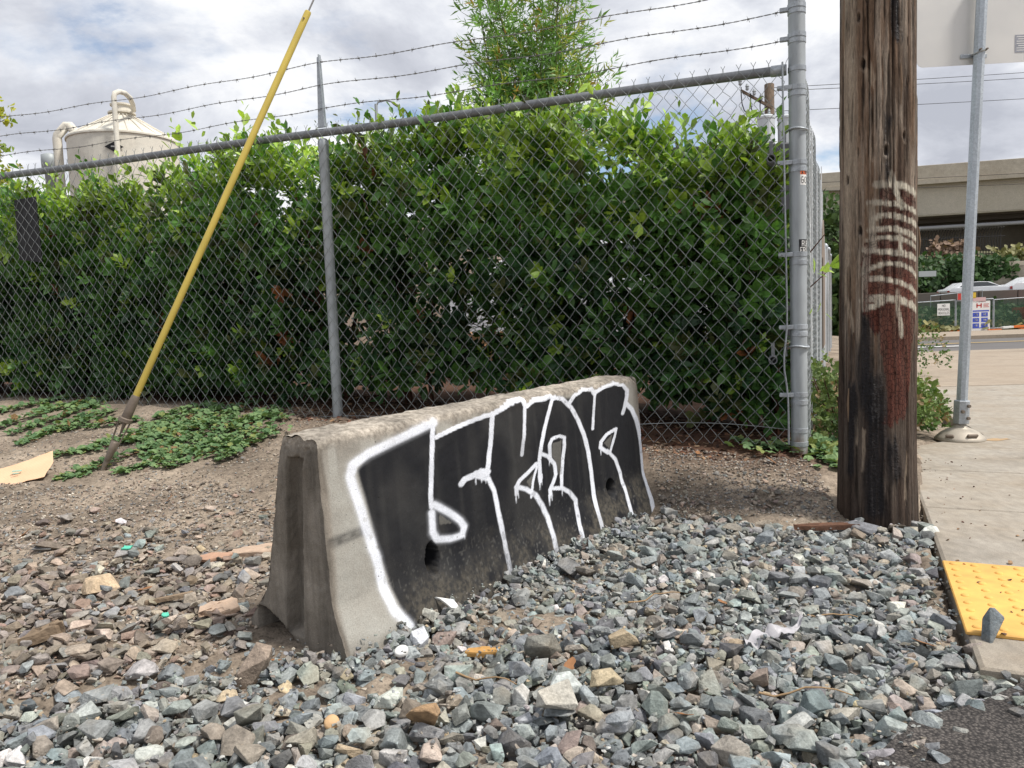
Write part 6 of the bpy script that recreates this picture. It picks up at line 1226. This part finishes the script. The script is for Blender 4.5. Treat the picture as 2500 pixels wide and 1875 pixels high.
def far_pole():
    x, y = 8.47, 25.; t = thing('transformer_pole', (x, y, .2), 'distant wooden power pole with two grey transformers and a crossarm', 'power pole')
    b = MB(); b.lathe((x, y, .1), [(.17, 0), (.15, 8.0), (.13, 8.02)], 14); b.build('pole', M_POLEW, t, True)
    ax = frame((-.75, -.2, .55)); b = MB(); b.box((x - .45, y - .15, 7.62), (1.2, .07, .08), np.array([[-.78, .1, .5], [0, 1, 0], [.5, 0, .78]])); b.build('crossarm', M_POLEW, t)
    for dx, dz in ((-.22, 0), (.42, -.02)):
        q = (x + dx, y - .32, 6.15 + dz); b = MB(); b.lathe(q, [(.25, 0), (.26, .04), (.26, .78), (.28, .80), (.28, .86), (.2, .92)], 20); tr = b.build('transformer', M_TRANS, t)
        for k in (-.1, .1): b = MB(); b.lathe((q[0] + k, q[1], q[2] + .9), [(.035, 0), (.05, .03), (.03, .06), (.05, .09), (.03, .12), (.045, .15), (.015, .22)], 10); b.build('bushing', M_INS, tr)
    for k in range(4):
        q = (x - .98 + k * .22, y - .2, 7.95 - k * .16 + .1); b = MB(); b.lathe(q, [(.03, 0), (.06, .05), (.04, .08), (.065, .12), (.03, .2)], 10); b.build('insulator', M_INS, t)
    for k in range(3):
        p0 = np.array([x - .95 + k * .3, y - .2, 8.0 - k * .2]); p1 = np.array([x - .2 + k * .25, y - .3, 7.1]); f = np.linspace(0, 1, 8); P = p0 + (p1 - p0) * f[:, None]; P[:, 2] -= .35 * np.sin(f * math.pi); P[:, 0] -= .25 * np.sin(f * math.pi); b = MB(); b.tube(P, .018, 5); b.build('jumper_cable', M_TYRE, t)
far_pole()
def wire(a, c_, sag, lab):
    f = np.linspace(0, 1, 24); P = np.array(a) + (np.array(c_) - np.array(a)) * f[:, None]; P[:, 2] -= sag * 4 * f * (1 - f); b = MB(); b.tube(P, .009, 4); tag(b.build('power_line', M_TYRE), lab, 'power line', 'power lines over the road')
for a, c_, s_, lab in [((8.5, 25, 8.0), (60, 44, 15.6), .35, 'topmost power line between the transformer pole and the right edge'), ((8.55, 25, 7.9), (60, 44.5, 15.3), .4, 'second power line from the top, right behind the topmost'), ((8.5, 25.1, 7.3), (60, 45, 14.1), .35, 'third power line from the top behind the utility pole'), ((8.5, 25, 5.0), (60, 44, 9.9), .45, 'fourth power line, upper of the two above the overpass'), ((8.5, 25, 4.75), (60, 44, 9.0), .45, 'lowest power line just above the overpass parapet')]: wire(a, c_, s_, lab)

# ---------------------------------------------------------------- vehicles: one builder, bodies from a side profile
def vehicle(name, c, yaw, paint, label, cat, L=4.5, H=1.45, W=1.75, kind='car'):
    t = thing(name, tuple(c), label, cat); ax = yaw_axes(yaw); P = lambda x, y, z: np.array(c) + np.array([x, y, z]) @ ax
    if kind == 'car': body = [(-.5, .25), (-.5, .62), (-.47, .70), (-.30, .74), (-.27, .75), (.22, .74), (.40, .68), (.49, .60), (.5, .42), (.49, .22), (.0, .18)]; cab = [(-.40, .72), (-.27, .98), (-.05, 1.0), (.10, .98), (.28, .73)]
    elif kind == 'suv': body = [(-.5, .2), (-.5, .62), (-.48, .66), (.30, .66), (.46, .60), (.5, .5), (.5, .2)]; cab = [(-.49, .65), (-.45, .96), (-.3, 1.0), (.08, 1.0), (.26, .65)]
    else: body = [(-.5, .16), (-.5, 1.0), (.22, 1.0), (.26, .98), (.38, .72), (.49, .60), (.5, .2)]; cab = [(.20, .66), (.22, .92), (.27, .95), (.36, .70)]
    b = MB(); b.prism([(x * L, z * H) for x, z in body], W, ax, c); b.build('body', paint, t)
    b = MB(); cb = np.array([(x * L, z * H) for x, z in cab]); n = len(cb); top = np.clip((cb[:, 1] - cb[:, 1].min()) / (cb[:, 1].max() - cb[:, 1].min() + 1e-6), 0, 1); hw = W / 2 * (.96 - .16 * top)
    A = np.stack([cb[:, 0], -hw, cb[:, 1]], 1); Bq = A.copy(); Bq[:, 1] = hw; b.add(np.array(c) + np.concatenate([A, Bq]) @ ax, [tuple(range(n)), tuple(range(2 * n - 1, n - 1, -1))] + [(i, i + n, (i + 1) % n + n, (i + 1) % n) for i in range(n)]); b.build('cabin', paint, t)
    if kind != 'van':
        for sgn in (-1, 1):
            cc = cb.mean(0); w = [(cc + (p_ - cc) * np.array([.86, .74]) + np.array([0, .01])) for p_ in cb]; b = MB(); b.add(np.array(c) + np.array([(p_[0], sgn * (W / 2 * (.97 - .14 * np.clip((p_[1] - cb[:, 1].min()) / np.ptp(cb[:, 1]), 0, 1)) + .004), p_[1]) for p_ in w]) @ ax, [tuple(range(n))]); b.build('side_window', M_GLASS, t)
    for x in (-.31, .31):
        for y in (-W / 2 + .09, W / 2 - .09):
            b = MB(); b.lathe(P(x * L, y, .31), [(.2, -.09), (.31, -.09), (.31, .09), (.2, .09)], 18, np.array([ax[0], ax[2], ax[1]])); w = b.build('wheel', M_TYRE, t); b = MB(); b.lathe(P(x * L, y, .31), [(.06, -.095), (.19, -.095), (.19, .095), (.06, .095)], 14, np.array([ax[0], ax[2], ax[1]])); b.build('rim', M_SILOD, w)
    for y in (-W * .4, W * .4): b = MB(); b.box(P(-L * .502, y, .55 * H), (.05, .22, .14), ax); b.build('tail_light', M_REDL, t)
    return t
vehicle('parked_van', (-1.9, 10.6, .33), .12, M_BEIGE, 'beige van parked behind the hedge, seen through the gap by the middle post', 'van', 5.2, 1.9, 1.9, 'van')
vehicle('parked_car', (.7, 10.4, .35), 2.95, M_WHITEV, 'white car glimpsed through the hedge in the yard', 'car', 4.5, 1.5, 1.8, 'suv')
def pallets(c, n_, lab):
    t = thing('wooden_pallet', c, lab, 'pallet')
    for k in range(n_):
        z = c[2] + k * .14
        for j in range(6): MB().box((c[0] - .5 + j * .2, c[1], z + .125), (.1, .9, .018)).build('board', M_PALLET, t)
        for j in (-.42, 0, .42): MB().box((c[0], c[1] + j, z + .06), (1.1, .09, .09)).build('stringer', M_PALLET, t)
pallets((-.55, 7.9, .38), 3, 'orange wood pallets stacked behind the hedge, seen through leaves')
# pale building behind everything in the yard
t = thing('pale_building', (-2, 36, .3), 'pale wall of a low building behind the hedge', 'building'); MB().box((1.5, 38, 2.0), (14, 4, 3.4)).build('wall', speck('pale_grey_wall', (.55, .56, .58), .06, 1, .8), t); MB().box((1.5, 38, 3.85), (14.4, 4.4, .3)).build('roof', M_SILOD, t)

# ---------------------------------------------------------------- overpass and hillside on the right
M_BRID = make_concrete('overpass_concrete', (.42, .38, .31), .14, (.34, .29, .22), .12); M_GIRD = make_concrete('girder_paint', (.47, .43, .355), .07, (.43, .39, .31), .1); M_BDARK = speck('steel_girder_dark', (.13, .11, .095), .2, 1, .8); M_PIPEG = speck('grey_conduit', (.33, .33, .34), .1, 2, .5)
def overpass():
    a = np.array([0., 63.8]); bq = np.array([62., 48.6]); d = (bq - a) / np.linalg.norm(bq - a); nrm = np.array([-d[1], d[0]]); ax = np.array([[d[0], d[1], 0], [nrm[0], nrm[1], 0], [0, 0, 1.]]); L = np.linalg.norm(bq - a); at = lambda q, o, z: np.array([a[0] + d[0] * q + nrm[0] * o, a[1] + d[1] * q + nrm[1] * o, z])
    t = thing('overpass', (*at(35, 3, 0)[:2], 0), 'concrete road overpass with plain parapet crossing behind the street', 'overpass')
    w = 7.7; off = 3.1
    for k in range(8): MB().box(at(off + (k + .5) * w, 0, 10.58), (w - .03, .35, 1.05), ax, .02).build('parapet_panel', M_BRID, t)
    MB().box(at(L / 2, .1, 9.9), (L, .8, .28), ax).build('deck_edge', M_BRID, t)
    MB().box(at(L / 2, 5.5, 10.0), (L, 10, .3), ax).build('deck', M_BRID, t)
    MB().box(at(L / 2, .55, 8.66), (L, .5, 2.22), ax).build('girder', M_GIRD, t); MB().box(at(L / 2, .32, 7.68), (L, .12, .09), ax).build('girder_lip', M_GIRD, t); MB().box(at(L / 2, .28, 9.55), (L, .1, .06), ax).build('girder_lip', M_GIRD, t)
    for o_, z in ((1.6, 7.5), (3.2, 7.3), (4.8, 7.15)): MB().box(at(L / 2, o_, z + .7), (L, .3, 1.4), ax).build('steel_beam', M_BDARK, t)
    b = MB(); b.tube([at(5, .9, 6.75), at(58, .9, 6.75)], .14, 10); pp = b.build('conduit', M_PIPEG, t, True); MB().box(at(41.7, .75, 6.78), (.45, .35, .42), ax).build('junction_box', M_PIPEG, pp)
    MB().box(at(L / 2, 8.5, 5.6), (L, .6, 4.6), ax).build('back_wall', M_BRID, t)
    MB().box(at(48.5, 4.0, 5.3), (15.2, 6, 4.4), ax).build('abutment', M_BRID, t)
    for q in (22., 28.5): MB().box(at(q, 4, 4.4), (1.5, 3, 7), ax).build('pier', M_BRID, t)
    MB().box(at(41.9, .86, 5.25), (1.25, .3, 1.15), ax, .03).build('utility_box', make_concrete('box_concrete', (.46, .44, .38), .1, (.4, .36, .3), .2), t)
    return at
bat = overpass()
M_SLOPE = speck('weedy_slope_soil', (.10, .095, .05), .35, 1.5, .95)
def hill():
    xs = np.linspace(5, 70, 66); prof = [(41.0, -.44), (42.2, -.2), (43.2, 1.1), (45.9, 1.15), (46.4, 2.6), (50.0, 3.9), (54, 4.6), (62, 5.2), (75, 5.4)]; V = np.array([(x, y + (-.12 * (x - 26)), z + .08 * math.sin(x * 1.3 + y)) for x in xs for y, z in prof]); o = place('hillside', V, grid_faces(len(xs), len(prof)), M_SLOPE, None, smooth=True); o['kind'] = 'structure'
hill()
sk = lambda x, y: y - .12 * (x - 26)
def retaining():
    t = thing('retaining_wall', (33, sk(33, 46), 1.1), 'beige panelled concrete retaining wall behind the white cars', 'wall')
    for k in range(7):
        x = 28.2 + k * 2.05; MB().box((x + 1, sk(x + 1, 45.8), 2.2), (1.96, .3, 2.0), frame((1, -.12, 0)), .02).build('panel', M_BRID, t)
    MB().box((35.2, sk(35.2, 45.78), 3.3), (14.6, .5, .26), frame((1, -.12, 0))).build('coping', M_BRID, t)
retaining()
t = thing('kerb_wall', (30, sk(30, 42.9), .8), 'low dark concrete wall in front of the white cars', 'wall')
for k in range(12): x = 19 + k * 2.0; MB().box((x, sk(x, 42.9), 1.3), (1.98, .25, .85), frame((1, -.12, 0)), .02).build('block', speck('dark_weathered_concrete', (.12, .105, .09), .25, 1.2, .9), t)
vehicle('white_sedan', (26.7, sk(26.7, 44.3), 1.08), -.1, M_WHITEV, 'white sedan half hidden by the signpost on the upper road', 'car', 3.6, 1.2, 1.7)
vehicle('white_sedan', (30.4, sk(30.4, 44.2), 1.12), -.1, M_WHITEV, 'white sedan at the right edge on the upper road', 'car', 4.6, 1.35, 1.8)
# ivy and weeds on the hillside
def mass(name, pts, n, size, cols, seed, label, lift=.25):
    rg = np.random.default_rng(seed); q = rg.integers(0, len(pts), n); A = np.array([p_[0] for p_ in pts])[q]; B_ = np.array([p_[1] for p_ in pts])[q]; P = A + (B_ - A) * rg.uniform(0, 1, (n, 3)); P += rg.normal(0, lift * .4, (n, 3)); D = rg.normal(0, 1, (n, 3)) + np.array([0, -.3, -.3]); nn = unit(np.array([0, -.8, .6]) + rg.normal(0, .5, (n, 3))); c0, c1 = np.array(cols[0]), np.array(cols[1]); cl = c0 + (c1 - c0) * np.clip(rg.uniform(0, 1, (n, 1)) * .6 + .4 * (.5 + .5 * fbm(P[:, 0], P[:, 2] * 1.5, 0, seed, 3))[:, None], 0, 1)
    V, F, C_ = leaves(OBOV, P, D, nn, size * rg.uniform(.6, 1.3, n), cl, 1.6); o = place(name, V, F, M_GC, None, col=C_); tag(o, label, 'ivy', kind='stuff')
bx = lambda x0, x1, y0, y1, z0, z1: (np.array([x0, y0, z0]), np.array([x1, y1, z1]))
mass('ivy', [bx(17, 28.3, 45.0, 46.6, 1.2, 3.2), bx(17, 28.3, 46, 49, 2.6, 4.0), bx(26, 29.5, 45.2, 45.8, 2.6, 3.6)], 5200, .34, ((.022, .05, .018), (.06, .12, .035)), 61, 'dark green ivy covering the bank below the overpass')
mass('weeds', [bx(18, 34, 42.0, 42.8, -.3, 1.0), bx(24, 30, 41.2, 42.2, -.3, .5)], 3600, .26, ((.03, .065, .02), (.10, .16, .05)), 62, 'green weeds on the slope behind the site fence')
mass('dry_grass', [bx(30.5, 36, 48.0, 49.0, 3.6, 4.4), bx(19, 30, 40.3, 40.9, -.4, -.1)], 1500, .35, ((.14, .15, .06), (.32, .29, .13)), 63, 'pale dry grass above the retaining wall and along the site fence')
mass('shrubbery', [bx(11.5, 13.3, 29, 31, 0, 5.2), bx(12.6, 13.6, 29, 31, 0, 3.2)], 2600, .32, ((.025, .055, .018), (.09, .15, .04)), 64, 'green shrubbery beyond the end of the slatted fence', .4)
mass('dry_brush', [bx(27, 29.5, 49.2, 49.8, 3.7, 5.0)], 500, .35, ((.16, .10, .07), (.30, .21, .15)), 65, 'heap of dry brown brush against the iron railing')
M_IRON = speck('dark_iron', (.03, .028, .027), .2, 5, .6)
def railing():
    t = thing('iron_railing', (28, 49.6, 3.8), 'dark iron railing with bent over tops under the overpass', 'railing'); x0, x1 = 23.5, 31.6
    me = None
    for k in range(int((x1 - x0) / .17)):
        x = x0 + k * .17
        if me is None: b = MB(); b.tube([(0, 0, 0), (0, 0, 1.55), (0, -.1, 1.75), (0, -.32, 1.92)], .028, 5); me = mesh_data('bar', np.concatenate(b.V), b.F, M_IRON)
        link('bar', me, t, (x - 28, sk(x, 50.0) - 49.6, .1))
    for z in (4.2, 5.3): MB().box(((x0 + x1) / 2, sk((x0 + x1) / 2, 50.0), z), (x1 - x0, .06, .06), frame((1, -.12, 0))).build('rail', M_IRON, t)
railing()
# ---------------------------------------------------------------- construction fence with its signs
M_SCREEN = Mat('green_windscreen', .8, 0, .2); _v = M_SCREEN.coord('World'); M_SCREEN.color(M_SCREEN.mix(M_SCREEN.noise(3, 4, .6, _v), (.03, .07, .05), (.07, .12, .085))); M_SCREEN.b.inputs['Alpha'].default_value = .62; M_SCREEN = M_SCREEN.m
M_BLUEP = speck('blue_print', (.06, .10, .50), .1, 20, .6, 0, 0); M_REDP = speck('red_print', (.55, .05, .04), .1, 20, .6, 0, 0); M_YELP = speck('yellow_board', (.65, .45, .05), .1, 20, .6, 0, 0); M_PINK = speck('faded_pink_board', (.62, .42, .42), .1, 20, .6, 0, 0); M_REDM = speck('red_skip_paint', (.50, .025, .02), .1, 4, .5); M_ORANGE = speck('orange_foot_plastic', (.70, .17, .03), .1, 10, .6)
fz = -.40; fy = lambda x: 40.4 - .12 * (x - 24)
def panel(x0, x1, lab, z1=1.2):
    t = thing('site_fence_panel', ((x0 + x1) / 2, fy((x0 + x1) / 2), fz), lab, 'fence panel', 'temporary site fence panels')
    q = lambda x, z, o=0.: np.array([x, fy(x) + o, z]); b = MB(); b.tube([q(x0, fz), q(x0, z1), q(x1, z1 + .06), q(x1, fz)], .03, 8); b.build('frame', M_GALV, t); b = MB(); b.tube([q(x0, fz + .12), q(x1, fz + .12)], .025, 8); b.build('bottom_rail', M_GALV, t)
    b = MB(); b.add([q(x0 + .03, fz + .14, .02), q(x1 - .03, fz + .14, .02), q(x1 - .03, z1, .02), q(x0 + .03, z1 - .04, .02)], [(0, 1, 2, 3)]); b.build('windscreen', M_SCREEN, t)
    b = MB(); b.box(q(x0, fz + .03), (.7, .25, .08)); b.build('foot', M_ORANGE, t); return t
panel(18.4, 21.35, 'site fence panel at the left, beside the utility pole'); panel(21.45, 23.35, 'narrow site fence panel carrying a white notice'); panel(23.4, 25.2, 'site fence panel carrying the blue and white safety board'); panel(25.25, 26.75, 'site fence panel just right of the signpost'); panel(26.8, 28.25, 'rightmost site fence panel beside the red skip')
def board(name, x, z, w, h, mat, lab, cat='notice'):
    t = thing(name, (x, fy(x) - .06, z - h / 2), lab, cat); MB().box((x, fy(x) - .06, z), (w, .02, h), frame((1, -.12, 0))).build('board', mat, t); return t, lambda dx, dz: (x + dx, fy(x + dx) - .075, z + dz)
def letters(t, f, rects, mat, nm='lettering'):
    V, F = [], []
    for x0, x1, z0, z1 in rects: k = len(V); V += [f(x0, z0), f(x1, z0), f(x1, z1), f(x0, z1)]; F.append((k, k + 1, k + 2, k + 3))
    place(nm, V, F, mat, t)
t, f = board('notice_board', 22.75, .78, .62, .62, M_STW, 'white notice reading no personal vehicles on the site fence')
letters(t, f, pixel_text('NO', -.08, .26, .015, .018) + pixel_text('PERSONAL', -.27, .07, .0118, .018) + pixel_text('VEHICLES', -.27, -.12, .0118, .018), M_STK)
t, f = board('safety_board', 24.55, .36, .95, 1.6, M_STW, 'white safety board with red logo and blue icons on the site fence')
letters(t, f, [(-.2, -.14, .45, .68), (.0, .06, .45, .68), (-.2, .06, .54, .6), (.14, .42, .62, .65), (.14, .38, .55, .58), (.14, .42, .47, .5)], M_REDP, 'logo')
letters(t, f, [(-.38, .42, .25, .32)] + [(-.38 + i * .42, -.06 + i * .42, -.02 - j * .28, .2 - j * .28) for i in range(2) for j in range(3)] + [(-.38, .42, -.62, -.58)], M_BLUEP, 'icons')
letters(t, f, [(-.34 + i * .42 + .05, -.34 + i * .42 + .2, .04 - j * .28, .14 - j * .28) for i in range(2) for j in range(3)], M_STW, 'icon_marks')
board('notice_board', 24.5, 1.22, .62, .26, M_PINK, 'small faded pink notice above the safety board')
t, f = board('warning_board', 23.6, 1.42, .34, .34, M_STW, 'red and white warning board on the rear site fence'); letters(t, f, [(-.165, 0, -.165, .165)], M_REDP, 'red_field')
board('warning_board', 24.2, 1.46, .26, .3, M_YELP, 'yellow warning board on the rear site fence')
t = thing('rear_site_fence', (23, 41.0, 1.0), 'small rear site fence above the notices, running up the slope', 'fence panel'); b = MB(); b.tube([(22.4, 41.1, .9), (22.4, 41.1, 1.52), (24.9, 40.7, 1.72), (24.9, 40.7, .9)], .028, 8); b.build('frame', M_GALV, t)
# street name plate on the bank, red skip, fallen barrier boards
t = thing('street_plate', (22.6, 42.3, .9), 'small grey street plate on a thin post before the ivy', 'sign'); b = MB(); b.tube([(22.3, 42.3, .6), (22.3, 42.3, 3.0)], .03, 6); b.build('post', M_GALV, t); MB().box((22.85, 42.26, 2.75), (.95, .03, .3)).build('plate', M_SILOD, t)
t = thing('red_skip', (28.4, 40.2, fz), 'red metal skip at the right edge behind the site fence', 'skip'); b = MB(); b.prism([(-1.0, .35), (1.4, .35), (1.6, 1.15), (-1.1, 1.15)], 1.6, np.eye(3), (28.4, 41.2, fz)); b.build('bin', M_REDM, t); MB().box((27.6, 41.0, fz + .17), (.6, .6, .34)).build('support_block', M_BRID, t)
t = thing('barrier_board', (26.8, 39.6, fz), 'red and white striped barrier boards lying on the ground by the site fence', 'barrier board')
for k in range(7): MB().box((25.6 + k * .5, fy(25.6 + k * .5) - .5, fz + .16 + .02 * k), (.5, .28, .1), frame((1, -.12, .06))).build('stripe', M_ORANGE if k % 2 else M_STW, t)
